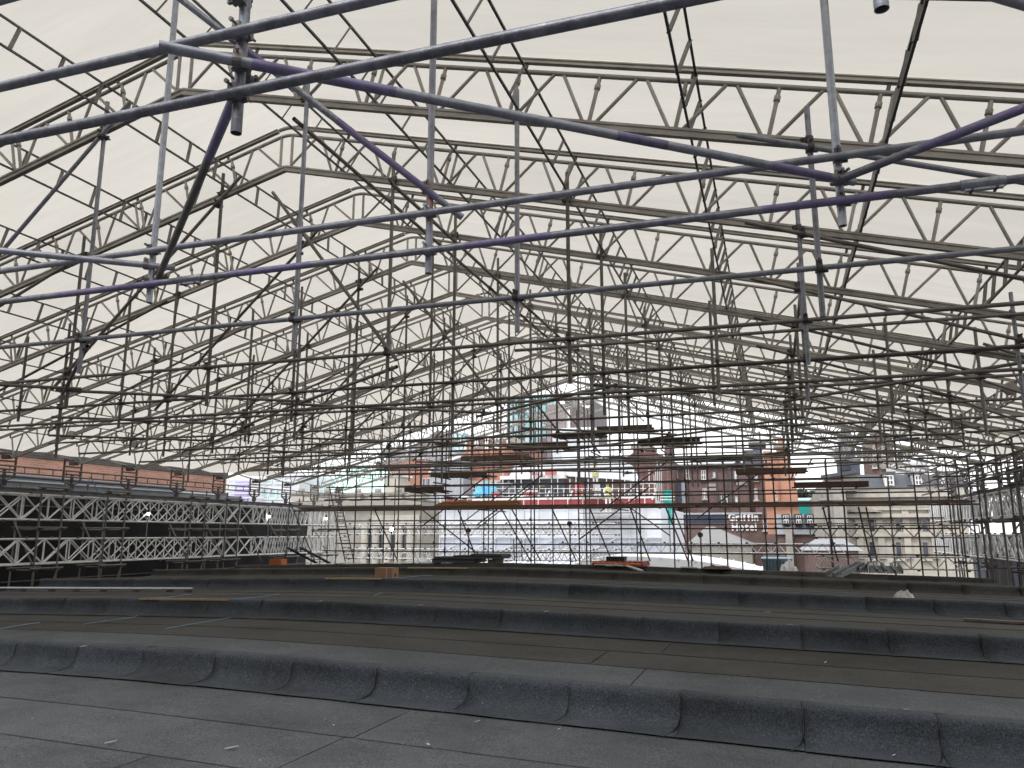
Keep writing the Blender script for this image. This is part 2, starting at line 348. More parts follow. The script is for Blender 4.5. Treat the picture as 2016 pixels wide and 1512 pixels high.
# coupler: two clamp bands at right angles with hinge plate and bolts
_cpl = {}
def coupler_mesh(m):
    if m in _cpl: return _cpl[m]
    bm = bmesh.new()
    def cyl(r, l, mtx, seg=12): bmesh.ops.create_cone(bm, cap_ends=True, segments=seg, radius1=r, radius2=r, depth=l, matrix=mtx)
    Rx = Matrix.Rotation(R(90), 4, 'Y')
    cyl(.034, .052, Matrix.Translation((0, .027, 0)))                       # band on the upright
    cyl(.034, .052, Matrix.Translation((0, -.027, 0)) @ Rx)                  # band on the ledger
    bmesh.ops.create_cube(bm, size=1, matrix=Matrix.Translation((.045, .027, 0)) @ Matrix.Diagonal((.05, .022, .05, 1)))
    bmesh.ops.create_cube(bm, size=1, matrix=Matrix.Translation((0, -.027, .045)) @ Matrix.Diagonal((.05, .022, .05, 1)))
    cyl(.008, .085, Matrix.Translation((.055, .03, 0)) @ Matrix.Rotation(R(90), 4, 'X'), 8)
    cyl(.014, .018, Matrix.Translation((.055, -.014, 0)) @ Matrix.Rotation(R(90), 4, 'X'), 6)
    cyl(.008, .085, Matrix.Translation((0, -.03, .055)) @ Matrix.Rotation(R(90), 4, 'X'), 8)
    cyl(.014, .018, Matrix.Translation((0, -.076, .055)) @ Matrix.Rotation(R(90), 4, 'X'), 6)
    me = bpy.data.meshes.new('coupler'); bm.to_mesh(me); bm.free(); me.materials.append(M[m]); _cpl[m] = me; return me
def coupler(p, parent, rz=0, m='coupler', s=1.0, rx=0):
    o = bpy.data.objects.new('coupler', coupler_mesh(m)); o.location = Vector(p)-parent.location; o.rotation_euler = (rx, 0, rz); o.scale = (s, s, s); return link(o, parent)
def ordinal(i): return ['zeroth', 'first', 'second', 'third', 'fourth', 'fifth', 'sixth', 'seventh', 'eighth', 'ninth', 'tenth', 'eleventh', 'twelfth', 'thirteenth', 'fourteenth', 'fifteenth', 'sixteenth', 'seventeenth', 'eighteenth', 'nineteenth', 'twentieth'][i]
# ------------------------------------------------------------------ the place, in metres; camera at the origin
XR, ZR, SL, BAY = -6.3, 5.1, .262, 2.07          # ridge, height of the ridge, roof slope, truss spacing
HALF = 12.1; ANG = math.atan(SL); CA, SA = math.cos(ANG), math.sin(ANG)
def TY(n): return 6.77+(n-1)*BAY
def chZ(X): return ZR-SL*abs(X-XR)               # bottom chord height
GROUND = -14.0
# ---- ground
g = poly_mesh('ground', [(-900, -600, GROUND), (900, -600, GROUND), (900, 1500, GROUND), (-900, 1500, GROUND)], [(0, 1, 2, 3)], 'asphalt'); g['kind'] = 'structure'
# ---- the flat roof we stand on: terraces stepping up away from the camera
RX0, RX1, XC = -15.5, 4.6, -6.5
def crown(X): return -.022*math.sqrt((X-XC)**2+4)+.044
RIS = [(6.95, -1.478, -1.222), (10.3, -1.215, -.99), (13.65, -1.045, -.85), (17.0, -.95, -.785), (20.35, -.91, -.80)]
roof = bpy.data.objects.new('flat_roof', None); link(roof); roof['kind'] = 'structure'
XS = [RX0+(RX1-RX0)*i/28 for i in range(29)]
SKEW = -.037
def slab(name, y0, z0, y1, z1, thick, m, parent, xs=XS, lift=0., k0=0., k1=0.):
    v = []; f = []
    for x in xs:
        c = crown(x)+lift
        a0, a1 = y0+k0*(x+2.3), y1+k1*(x+2.3)
        v += [(x, a0, z0+c), (x, a1, z1+c), (x, a1, z1+c-thick), (x, a0, z0+c-thick)]
    n = len(xs)
    for i in range(n-1):
        a = i*4; b = a+4
        f += [(a, b, b+1, a+1), (a+1, b+1, b+2, a+2), (a+3, b+3, b+2, a+2), (a, a+3, b+3, b)]
    f += [(0, 1, 2, 3), ((n-1)*4, (n-1)*4+1, (n-1)*4+2, (n-1)*4+3)]
    return poly_mesh(name, v, f, m, parent)
treads = [(-9.0, -1.478, RIS[0][0], RIS[0][1])]
for i in range(4): treads.append((RIS[i][0], RIS[i][2], RIS[i+1][0], RIS[i+1][1]))
treads.append((RIS[4][0], RIS[4][2], 23.4, -.98))
for i, (y0, z0, y1, z1) in enumerate(treads):
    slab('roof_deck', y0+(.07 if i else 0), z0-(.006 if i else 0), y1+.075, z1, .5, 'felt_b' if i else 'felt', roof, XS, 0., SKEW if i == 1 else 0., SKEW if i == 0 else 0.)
body = box('host_building_core', RX0+.05, RX1-.05, -8.9, 23.3, GROUND, -1.75, 'brick_brn', roof)
# felt sheets laid in overlapping rows: each laps 5 mm proud over the one in front of it
def felt_rows(y_start, y_end, z_at, mats, step=.94, sk=None, hem=False):
    sk = sk or (lambda y: 0.)
    y = y_end; k = 0
    while y > y_start+.15:
        yn = max(y_start+.02, y-step)
        if yn-y_start < .25: yn = y_start+.02
        x = RX0+.1-random.uniform(0, 5)
        while x < RX1-.1:
            x2 = x+random.uniform(6.5, 8.5)
            a, b = max(x, RX0+.06), min(x2, RX1-.06)
            if b-a > .3:
                nn = max(3, int((b-a)/.8)); xs = [a+(b-a)*j/nn for j in range(nn+1)]
                m = mats[min(k, len(mats)-1)]
                # near edge lies proud on the sheet in front
                o = slab('felt_sheet', yn-.045, z_at(yn-.045)+.0095+random.uniform(0, .002), y, z_at(y)+.0045, .004, m, roof, xs, 0., sk(yn), sk(y))
                if hem:
                    xx = a+.05; seg_ = []
                    while xx < b-.05:
                        ye = yn-.049+sk(yn)*(xx+2.3)+.004*math.sin(xx*3.1+k); seg_.append((xx, ye, z_at(yn-.045)+crown(xx)+.006))
                        xx += .12
                        if random.random() < .06 or xx >= b-.05:
                            if len(seg_) > 3: sweep('bitumen_bleed', seg_, random.choice((.003, .0045, .006)), 'bitumen', roof, 4)
                            seg_ = []
            x = x2+.012
        y = yn; k += 1
zt = lambda T: (lambda y: T[1]+(T[3]-T[1])*(y-T[0])/(T[2]-T[0]))
felt_rows(1.2, 6.55, zt(treads[0]), ['felt'], sk=lambda y: SKEW, hem=True)
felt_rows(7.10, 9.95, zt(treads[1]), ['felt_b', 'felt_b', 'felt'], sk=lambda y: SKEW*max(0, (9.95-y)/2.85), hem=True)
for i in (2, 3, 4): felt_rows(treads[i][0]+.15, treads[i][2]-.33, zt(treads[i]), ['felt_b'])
# upstands: 0.925 m felt pieces coved up the step, each edge lapped over the next
def upstand(y, zb, ztop, x0, w, m, idx, kk=0.):
    h = ztop-zb; cr = min(.15, .55*h); prof = [(-.34, .013), (-cr-.05, .015)]
    for k in range(6):
        a = k/5*R(80); prof.append((-cr-.005+cr*math.sin(a), .016+cr*(1-math.cos(a))))
    prof += [(-.003, max(h*.72, .016+cr*.86)), (.0, h-.035)]
    for k in range(1, 5):
        a = k/4*R(90); prof.append((.0+.05*(1-math.cos(a)), h-.035+.048*math.sin(a)))
    prof += [(.17, h+.0135)]
    v = []; f = []; nx = 7; n = len(prof)
    for j in range(nx):
        t = j/(nx-1); x = x0+w*t; c = crown(x)+zb
        lift = .0075*(1-t)+.001 + .003*math.sin(7*t+idx)
        for (py, pz) in prof:
            yk = y+kk*(x+2.3)
            v.append((x, yk+py-lift*.9+.004*math.sin(x*9+pz*20)+.007*math.sin(x*3.3+pz*13+idx), c+pz+lift*.35+.004*math.sin(x*4.7+py*9+idx*2)*(pz > .1)))
    for j in range(nx-1):
        for k in range(n-1): f.append((j*n+k, (j+1)*n+k, (j+1)*n+k+1, j*n+k+1))
    # thickness at the lapped edge
    b0 = len(v)
    for (py, pz) in prof: v.append((x0+.001, y+kk*(x0+2.3)+py+.006, crown(x0)+zb+pz-.004))
    for k in range(n-1): f.append((k, k+1, b0+k+1, b0+k))
    o = poly_mesh('felt_upstand', v, f, m, roof, smooth=True)
    return o
for ri, (y, zb, ztop) in enumerate(RIS):
    x = RX0+.1-.4*ri/5; i = 0
    off = (.13-RX0) % .945
    x = RX0+off-.945+.11*ri
    while x < RX1-.02:
        a = max(x, RX0+.03); b = min(x+.945, RX1-.03)
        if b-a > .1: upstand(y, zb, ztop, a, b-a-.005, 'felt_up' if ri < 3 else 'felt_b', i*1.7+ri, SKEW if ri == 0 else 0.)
        x += .945; i += 1
# hem of black bitumen along the seams of the first step
for i in range(22):
    x = RX0+((.13-RX0) % .945)-.945+.945*i
    if RX0+.2 < x < RX1-.2:
        y, zb, ztop = RIS[0]; y += SKEW*(x+2.3)
        pts = [(x-.1, y-.36, crown(x)+zb+.012), (x-.04, y-.21, crown(x)+zb+.016), (x-.012, y-.10, crown(x)+zb+.04), (x, y-.035, crown(x)+zb+.10), (x, y-.022, crown(x)+zb+.16), (x+.0, y-.012, crown(x)+ztop-.02), (x+.02, y+.06, crown(x)+ztop+.013)]
        sweep('bitumen_seam', pts, random.choice((.0035, .005, .007)), 'bitumen', roof, 5)
# assumed building behind the camera, unseen, added to block low sky light
rb = thing('added_sky_blocker', 'assumed tall brick building behind the photographer, added to block low sky light', 'building', (-5, -9.5, GROUND))
box('wall', -34, 26, -14, -9.05, GROUND, 10.0, 'brick_brn', rb); box('parapet', -34.1, 26.1, -14.1, -8.95, 10.0, 10.3, 'stone_d', rb)
# far edge kerb
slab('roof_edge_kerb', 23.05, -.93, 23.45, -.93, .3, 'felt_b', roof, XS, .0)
# ------------------------------------------------------------------ roof trusses
PANEL = HALF/CA/15
N0, N1 = -2, 13                                   # truss numbers; sheets run to SH_END
SH_END = 11
def tp(side, d, h, Y, root=None):
    """point at distance d down the slope and h above the bottom chord, square to it"""
    return Vector((XR+side*(d*CA+h*SA), Y, ZR-d*SA+h*CA))
def arc_pts(h, rad, Y):
    """rounded apex between the two slopes at height h"""
    d0 = rad*math.tan(ANG); out = []
    cz = tp(1, d0-h*math.tan(ANG), h, Y) - Vector((SA, 0, CA))*rad
    for k in range(-6, 7):
        a = k/6*ANG; out.append(Vector((XR+rad*math.sin(a), Y, cz.z+rad*math.cos(a))))
    return out
_arc = {}
def truss(n):
    Y = TY(n)
    k = n+3
    root = thing('roof_truss', f'grey gabled lattice roof truss, {ordinal(max(1, n))} in view counting from the camera' if n >= 1 else f'grey gabled roof truss overhead, {ordinal(1-n)} in front of the nearest visible one', 'truss', (XR, Y, ZR), 'gabled trusses carrying the roof sheets')
    near = n <= 4
    rad = .55; hT, hR = .51, .625
    for s in (-1, 1):
        L = HALF/CA
        chord('bottom_chord', tp(s, 0, 0, Y), tp(s, L, 0, Y), 'alu', root)
        dT = (rad-hT)*math.tan(ANG)
        tube('top_chord', tp(s, max(0, rad*math.tan(ANG)-hT*math.tan(ANG)), hT, Y), tp(s, L, hT, Y), 'alu', root, .024, 12, False)
        chord('sheet_rail', tp(s, max(0, rad*math.tan(ANG)-hR*math.tan(ANG)), hR, Y), tp(s, L+1.1, hR, Y), 'alu', root, 'rail')
        bar('eave_strut', tp(s, L, 0, Y), tp(s, L+1.0, hR-.03, Y), .04, .04, 'alu', root)
        for j in range(16):
            d = j*PANEL
            if j: 
                v = tube('post', tp(s, d, .03, Y), tp(s, d, hT, Y), 'alu', root, .020, 10, False)
                if near: tube('post_collar', tp(s, d, hT-.14, Y), tp(s, d, hT-.09, Y), 'alu', root, .030, 10, False)
            if j % 2 == 1 or j == 15: bar('rail_bracket', tp(s, d+.05, hT, Y), tp(s, d+.05, hR, Y), .018, .035, 'coupler', root)
            if j < 15:
                tube('diagonal', tp(s, d+.06, .03, Y), tp(s, d+PANEL*.45, hT, Y), 'alu', root, .018, 10, False)
                tube('diagonal', tp(s, d+PANEL*.55, hT, Y), tp(s, d+PANEL-.06, .03, Y), 'alu', root, .018, 10, False)
        for d in (10.6,):
            for e in (-.034, .034): tube('gusset_disc', tp(s, d, .0, Y)+Vector((0, e-.004, 0)), tp(s, d, .0, Y)+Vector((0, e+.004, 0)), 'alu', root, .11, 18, False)
        # splice between truss sections: paired posts
        for d in (3*PANEL+.10, 9*PANEL+.10):
            tube('splice_post', tp(s, d, .03, Y), tp(s, d, hT, Y), 'alu', root, .018, 10, False)
    for nm, h, r in (('top_chord_bend', hT, .024), ('sheet_rail_bend', hR, .027)):
        if nm in _arc:
            o = link(bpy.data.objects.new(nm, _arc[nm]), root)
        else:
            o = sweep(nm, arc_pts(h, rad, Y), r, 'alu', root, 10); _arc[nm] = o.data
    for dx in (-.09, .09): tube('king_post', (XR+dx, Y, ZR), (XR+dx, Y, ZR+hT-.0), 'alu', root, .020, 10, False)
    return root
for n in range(N0, N1+1): truss(n)
# ------------------------------------------------------------------ ladder purlins, one line per position down each slope
PD = [.95+1.668*i for i in range(7)]
for s, nm in ((-1, 'left'), (1, 'right')):
    for i, d in enumerate(PD):
        Y0, Y1 = TY(N0), TY(N1)
        root = thing('ladder_purlin', f'dark ladder purlin running back, {ordinal(i+1)} from the ridge on the {nm} slope', 'purlin', tuple(tp(s, d, 0, Y0)), 'ladder purlins under the roof sheets')
        for n in range(N0, N1):
            ya, yb = TY(n), TY(n+1)
            for h in (.07, .46):
                bar('purlin_chord', tp(s, d, h, ya+.0), tp(s, d, h, yb), .022, .022, 'alu_dk', root)
            for t in (.04, .30, .57, .83):
                yy = ya+BAY*t
                bar('purlin_strut', tp(s, d, .07, yy), tp(s, d, .46, yy+.16), .042, .014, 'tube', root)
            for t in (.06, -.06):
                pass
# ------------------------------------------------------------------ translucent roof sheets, one per bay
def sheet(n):
    ya, yb = TY(n), TY(n+1); h = .665; L = HALF/CA+1.15
    prof = []
    ds = [L*i/26 for i in range(27)]
    for d in reversed(ds[1:]): prof.append((tp(-1, d, h, 0), d, -1))
    for k in range(-3, 4):
        a = k/3*ANG; rad = .5; c = tp(1, 0, h, 0)
        cz = ZR+h/CA-.5/CA
        prof.append((Vector((XR+rad*math.sin(a), 0, cz+rad*math.cos(a))), 0, 0))
    for d in ds[1:]: prof.append((tp(1, d, h, 0), d, 1))
    ny = 8; v = []; f = []
    rnd = random.Random(n*7+3)
    ph = [rnd.uniform(0, 6) for _ in range(4)]
    for (p, d, s) in prof:
        for j in range(ny+1):
            t = j/ny
            sag = -.035*math.sin(math.pi*t)*(1+.4*math.sin(d*1.1+ph[0]))
            wr = (.014*math.sin(d*2.3+t*5+ph[1])+.010*math.sin(d*5.1-t*9+ph[2])+.006*math.sin(d*.9+t*21+ph[3]))*math.sin(math.pi*t)
            v.append((p.x, ya+.0004+(yb-ya-.0008)*t, p.z+sag+wr))
    m = ny+1
    for i in range(len(prof)-1):
        for j in range(ny): f.append((i*m+j, (i+1)*m+j, (i+1)*m+j+1, i*m+j+1))
    k = n+3
    lab = f'white translucent roof sheet over the bay behind the {ordinal(n)} truss in view' if n >= 1 else f'white translucent roof sheet overhead, {ordinal(1-n)} bay in front of the nearest visible truss'
    o = poly_mesh('roof_sheet', v, f, 'sheet', None, smooth=True); tag(o, lab, 'roof sheet', 'translucent sheets of the roof')
for n in range(-1, SH_END): sheet(n)
# ------------------------------------------------------------------ hanging tube frames under the trusses
UPX = [-14.6, -12.2, -9.8, -7.35, -4.55, -2.15, .487, 3.0]
def band(p0, p1, t0, t1, root, m='purple'):
    p0, p1 = Vector(p0), Vector(p1)
    tube('paint_band', p0.lerp(p1, t0), p0.lerp(p1, t1), m, root, TR+.0009, 14)
def sleeve(p, root):
    p = Vector(p)
    tube('sleeve_coupler', p-Vector((.11, 0, 0)), p+Vector((.11, 0, 0)), 'galv_new', root, .0305, 14)
    bar('sleeve_bolt_plate', p+Vector((-.095, -.01, -.037)), p+Vector((.095, -.01, -.037)), .03, .012, 'galv_new', root)
    for dx in (-.06, .06): tube('sleeve_bolt', p+Vector((dx, -.03, -.04)), p+Vector((dx, .03, -.04)), 'coupler', root, .009, 8, False)
# frame A, nearest
YA, YB = TY(-1), TY(0)
fa = thing('hanging_tube_frame', 'blue-grey scaffold tube frame hanging closest to the camera, crossing the top of the view', 'scaffold', (XR, YA, 4.9), 'tube frames hung below the trusses')
for (X, zb, m) in ((-2.14, 1.725, 'galv'), (.45, 1.738, 'galv_new'), (-7.1, 1.76, 'galv'), (3.3, 1.76, 'galv')):
    tube('upright', (X, YA, zb), (X, YA, chZ(X)+.3), m, fa, seg=20)
    for z in (1.885, 2.185): coupler((X, YA-.026, z), fa, 0, 'coupler_n', .78)
    coupler((X, YA-.026, 2.36), fa, R(180), 'coupler_n', .78)
for z in (1.885, 2.185, 2.69): tube('ledger', (-9.5, YA-.053, z), (6.0, YA-.053, z), 'galv', fa, seg=20)
# frame B
fb = thing('hanging_tube_frame', 'grey scaffold tube frame with two long ledgers and purple paint bands, second from the camera', 'scaffold', (XR, YB, 4.9), 'tube frames hung below the trusses')
for (X, m) in ((-4.53, 'galv_new'), (-2.15, 'galv'), (.488, 'galv_new'), (3.05, 'galv'), (-7.1, 'galv')):
    tube('upright', (X, YB, 1.75+.02*random.random()), (X, YB, chZ(X)+.3), m, fb, seg=16)
    for z in (1.90, 2.175): coupler((X, YB-.026, z), fb, 0, 'galv_new' if X in (-2.15,) else 'coupler_n', .8)
band((-2.15, YB, 1.74), (-2.15, YB, chZ(-2.15)), .24, .30, fb, 'pink')
band((-2.15, YB, 1.74), (-2.15, YB, chZ(-2.15)), .17, .245, fb, 'pink')
for z in (1.90, 2.175): tube('ledger', (-9.5, YB-.053, z), (6.0, YB-.053, z), 'galv', fb, seg=16)
q0, q1 = (-9.5, YB-.053, 1.90), (6.0, YB-.053, 1.90)
for a, b in ((-5.4, -4.35), (-3.75, -3.05), (-1.85, -1.25), (.05, .75)): band(q0, q1, (a+9.5)/15.5, (b+9.5)/15.5, fb)
sleeve((1.21, YB-.053, 1.90), fb); sleeve((-4.10, YB-.053, 1.90), fb)
# plan braces between the two near frames
def ext(a, b, e0, e1):
    a, b = Vector(a), Vector(b); d = (b-a).normalized(); return a-d*e0, b+d*e1
def brace(label, a, b, e0=.15, e1=.15, m='galv', bands=(), seg=16):
    p, q = ext(a, b, e0, e1)
    t = thing('brace_tube', label, 'scaffold tube', tuple(Vector(a)), 'brace tubes between the hanging frames')
    tube('tube', p, q, m, t, seg=seg)
    for (x, y) in bands: band(p, q, x, y, t)
    for c in (a, b): coupler(Vector(c)+Vector((0, .02, 0)), t, R(35), 'coupler_n', .75)
    return t
brace('long purple-banded brace tube crossing the upper middle from left frame to right upright', (-2.12, YA-.07, 2.03), (.47, YB-.06, 2.035), .30, .13, bands=((.10, .27), (.58, .66), (.84, .95)))
brace('dark brace tube slanting steeply down-left from the open tube end near the top left', (-2.17, YA+.06, 2.05), (-4.50, YB+.05, 2.0), .10, .12, 'tube', bands=((.05, .30),))
brace('brace tube with purple middle rising to the right edge from the right upright', (.50, YB-.06, 2.03), (3.28, YA+.05, 2.04), .05, .1, bands=((.14, .38),))
brace('pale brace tube running off the left edge from the left upright of the second frame', (-4.55, YB-.06, 2.06), (-7.1, YA+.05, 2.05), .22, .1)
brace('brace tube grazing the top right corner of the view', (.47, YA+.05, 1.96), (3.02, YB-.05, 1.97), .1, .1)
brace('lilac and silver tie tube sloping back to the open end in the upper middle', (-4.75, 3.22, 4.52), (-2.17, YB-.05, 2.36), .2, .33, 'galv_new', bands=((.50, .60), (.74, .95)))
# frames under the further trusses
for n in range(1, 11):
    Y = TY(n)-.075
    rnd = random.Random(n*31)
    lab = f'scaffold tube frame hanging from the {ordinal(n)} roof truss from the camera'
    fr = thing('hanging_tube_frame', lab, 'scaffold', (XR, Y, 4.9), 'tube frames hung below the trusses')
    mm = 'tube' if n > 1 else 'galv'
    sg = 12 if n < 4 else 8
    zl = 2.2+rnd.uniform(-.05, .06)
    for X in UPX:
        x = X+rnd.uniform(-.05, .05)*(n > 1)
        top = chZ(x)+rnd.uniform(.28, .42); bot = 1.76+rnd.uniform(-.06, .08)
        if n > 2 and rnd.random() < .3: bot -= rnd.uniform(.1, .6)
        if top-bot < .3: continue
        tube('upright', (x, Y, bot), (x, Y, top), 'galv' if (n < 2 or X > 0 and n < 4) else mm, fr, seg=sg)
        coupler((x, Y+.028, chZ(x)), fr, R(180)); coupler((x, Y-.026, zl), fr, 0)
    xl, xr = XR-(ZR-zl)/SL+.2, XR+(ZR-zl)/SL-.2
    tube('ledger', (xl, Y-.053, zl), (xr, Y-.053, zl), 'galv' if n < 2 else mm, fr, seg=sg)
    if n in (3, 5, 6, 8, 9, 11): tube('ledger', (xl+1, Y-.053, zl-.29), (xr-1, Y-.053, zl-.29), mm, fr, seg=sg)
    if n > 8: continue
    if n > 2:      # spare uprights between the regular ones
        for X in (-13.3, -11.0, -8.6, -5.9, -3.3, -.8, 1.8, 4.2):
            if rnd.random() < .5:
                x = X+rnd.uniform(-.25, .25); top = chZ(x)+rnd.uniform(.1, .35); bot = rnd.uniform(1.5, 2.05)
                if top-bot > .4: tube('upright', (x, Y-.08, bot), (x, Y-.08, top), mm, fr, seg=sg); coupler((x, Y-.066, zl), fr, 0)
        tube('diagonal', (3.1, Y-.06, 2.75), (XR+(ZR-2.15)/SL-.3, Y-.06, 2.05), mm, fr, seg=sg)
        if n < 6: tube('ledger', (-3.2-.1*n, Y-.055, zl+.42), (3.6, Y-.055, zl+.40), mm, fr, seg=sg)
    # diagonals in the plane of the frame
    tube('diagonal', (-6.95, Y+.05-.1, 5.03), (-10.05, Y-.05, 2.1), mm, fr, seg=sg)
    tube('diagonal', (-.10, Y-.05, 3.44), (3.25, Y-.05, 2.24), mm, fr, seg=sg)
    if n > 1: tube('diagonal', (-10.0, Y-.05, 4.05), (-14.8, Y-.05, 2.05+rnd.uniform(-.1, .2)), mm, fr, seg=sg)
    if n % 2 == 0: tube('diagonal', (-4.4, Y-.05, 2.15), (-6.4, Y-.05, 4.7), mm, fr, seg=sg)
    for (x, z) in ((-7.35, 4.65), (-9.8, 2.34), (.487, 3.23), (3.0, 2.33)): coupler((x, Y-.026, z), fr, R(10))
# zigzag plan braces deeper in, each run one thing
zz = [(1, [-12.2, -7.35]), (2, [-9.8, -4.55]), (3, [-12.2, -7.35, -2.15, 3.0]), (4, [-14.6, -9.8]), (5, [-9.8, -4.55, .487]), (6, [-12.2, -7.35, -2.15]), (7, [-2.15, 3.0]), (8, [-9.8, -4.55, .487]), (9, [-12.2, -7.35]), (10, [-7.35, -2.15, 3.0])]
for n, xs in zz:
    t = thing('brace_run', f'zigzag run of scaffold brace tubes just behind the {ordinal(n)} truss from the camera', 'scaffold tube', (xs[0], TY(n), 2.1), 'zigzag brace runs between the hanging frames')
    for i, X in enumerate(xs[:-1]):
        m_ = (X+xs[i+1])/2
        p, q = ext((X, TY(n)-.02, 2.08), (m_, TY(n+1)-.13, 2.10), .2, .2); tube('brace', p, q, 'tube', t)
        p, q = ext((m_, TY(n+1)-.16, 2.05), (xs[i+1], TY(n)-.02, 2.06), .2, .2); tube('brace', p, q, 'tube', t)
        coupler((m_, TY(n+1)-.15, 2.08), t, R(30))
# pairs of long tubes running back along the inside of the ridge
for i, (X, Z, y0) in enumerate(((-4.60, 4.34, 6.55), (-4.49, 4.50, 8.6), (.54, 3.22, 10.8))):
    lab = ['long dark tube running back under the right of the ridge, the lower of the pair', 'long dark tube running back under the right of the ridge, the upper of the pair', 'long dark tube running back low under the right slope beside the uprights'][i]
    t = thing('longitudinal_tube', lab, 'scaffold tube', (X, y0, Z))
    y = y0
    while y < 30:
        tube('tube', (X, y, Z), (X, min(y+6.2, 30.6), Z), 'tube', t); tube('sleeve', (X, min(y+6.1, 30.4), Z), (X, min(y+6.3, 30.6), Z), 'coupler', t, .031); y += 6.2
# ------------------------------------------------------------------ lattice girders
def lattice(name, label, p0, p1, depth, panel, style, m, cat='girder', group=None, r=.024, rd=.019, clamps=True):
    p0, p1 = Vector(p0), Vector(p1); d = p1-p0; L = d.length; u = d/L; dz = Vector((0, 0, depth))
    t = thing(name, label, cat, tuple(p0), group)
    tube('bottom_chord', p0, p1, m, t, r, 10, False); tube('top_chord', p0+dz, p1+dz, m, t, r, 10, False)
    n = max(1, round(L/panel)); pw = L/n
    for i in range(n+1):
        a = p0+u*(i*pw)
        if style == 'X' or i % 4 == 0: tube('post', a, a+dz, m, t, rd, 8, False)
        if i < n:
            b = a+u*pw
            if style == 'X':
                tube('diagonal', a, b+dz, m, t, rd, 8, False); tube('diagonal', a+dz, b, m, t, rd, 8, False)
            else:
                c = a+u*(pw/2)
                tube('diagonal', a, c+dz, m, t, rd, 8, False); tube('diagonal', c+dz, b, m, t, rd, 8, False)
        if clamps and i % 2 == 0:
            for z in (-.035, depth+.035):
                q = a+u*(pw*.3)+Vector((0, 0, z)); bar('clamp', q-u*.04, q+u*.04, .06, .05, 'coupler', t)
    return t
XL, XG = -18.35, 5.85
GY0, GY1 = 12.2, 31.6
for (zb, zt_, lv) in ((.353, 1.0, 'upper'), (-.79, -.145, 'lower')):
    for (dx, fb_) in ((0, 'front'), (-.62, 'rear')):
        lattice('lattice_girder', f'bright cross-braced lattice girder along the left side, {lv} {fb_} one', (XL+dx, GY0, zb), (XL+dx, 25.8, zb), zt_-zb, .78 if fb_ == 'front' else .74, 'X', 'alu_lt', group='lattice girders along the left side')
        lattice('lattice_girder', f'dense zigzag lattice girder continuing the left {lv} {fb_} one to the far corner', (XL+dx, 25.85, zb), (XL+dx, GY1, zb), zt_-zb, .36, 'W', 'alu_lt', group='lattice girders along the left side')
    for (dx, fb_) in ((0, 'front'), (.62, 'rear')):
        lattice('lattice_girder', f'shadowed cross-braced lattice girder along the right side, {lv} {fb_} one', (XG+dx, 18.6, zb+.1), (XG+dx, 27.0, zb+.1), zt_-zb, .72 if fb_ == 'front' else .68, 'X', 'alu_lt', group='lattice girders along the right side')
        lattice('lattice_girder', f'dense zigzag lattice girder continuing the right {lv} {fb_} one to the far corner', (XG+dx, 27.05, zb+.1), (XG+dx, 34.5, zb+.1), zt_-zb, .40, 'W', 'alu_lt', group='lattice girders along the right side')
# low cross girders closing the far end
for k, (zb, lab) in enumerate(((-.03, 'upper'), (-1.1, 'lower'))):
    for j, (Y, w) in enumerate(((31.9, 'nearer'), (32.6, 'further'))):
        lattice('cross_girder', f'silver zigzag cross girder closing the far left end, {lab} {w} one', (XL, Y, zb), (-6.2, Y, zb), .42, .46, 'W', 'alu_lt', group='cross girders at the far end', rd=.021)
lattice('cross_girder', 'long thin silver zigzag girder across the middle of the far end', (-8.2, 31.0, -.72), (2.4, 31.0, -.72), .34, .50, 'W', 'alu_lt', group='cross girders at the far end', rd=.014)
lattice('cross_girder', 'grey zigzag girder on the far right, higher of the two', (1.1, 27.0, -.12), (XG, 27.0, -.12), .36, .62, 'W', 'alu', group='cross girders at the far end')
lattice('cross_girder', 'silver zigzag girder on the far right, lower of the two', (1.2, 26.6, -1.06), (XG, 26.6, -1.06), .36, .62, 'W', 'alu_lt', group='cross girders at the far end')
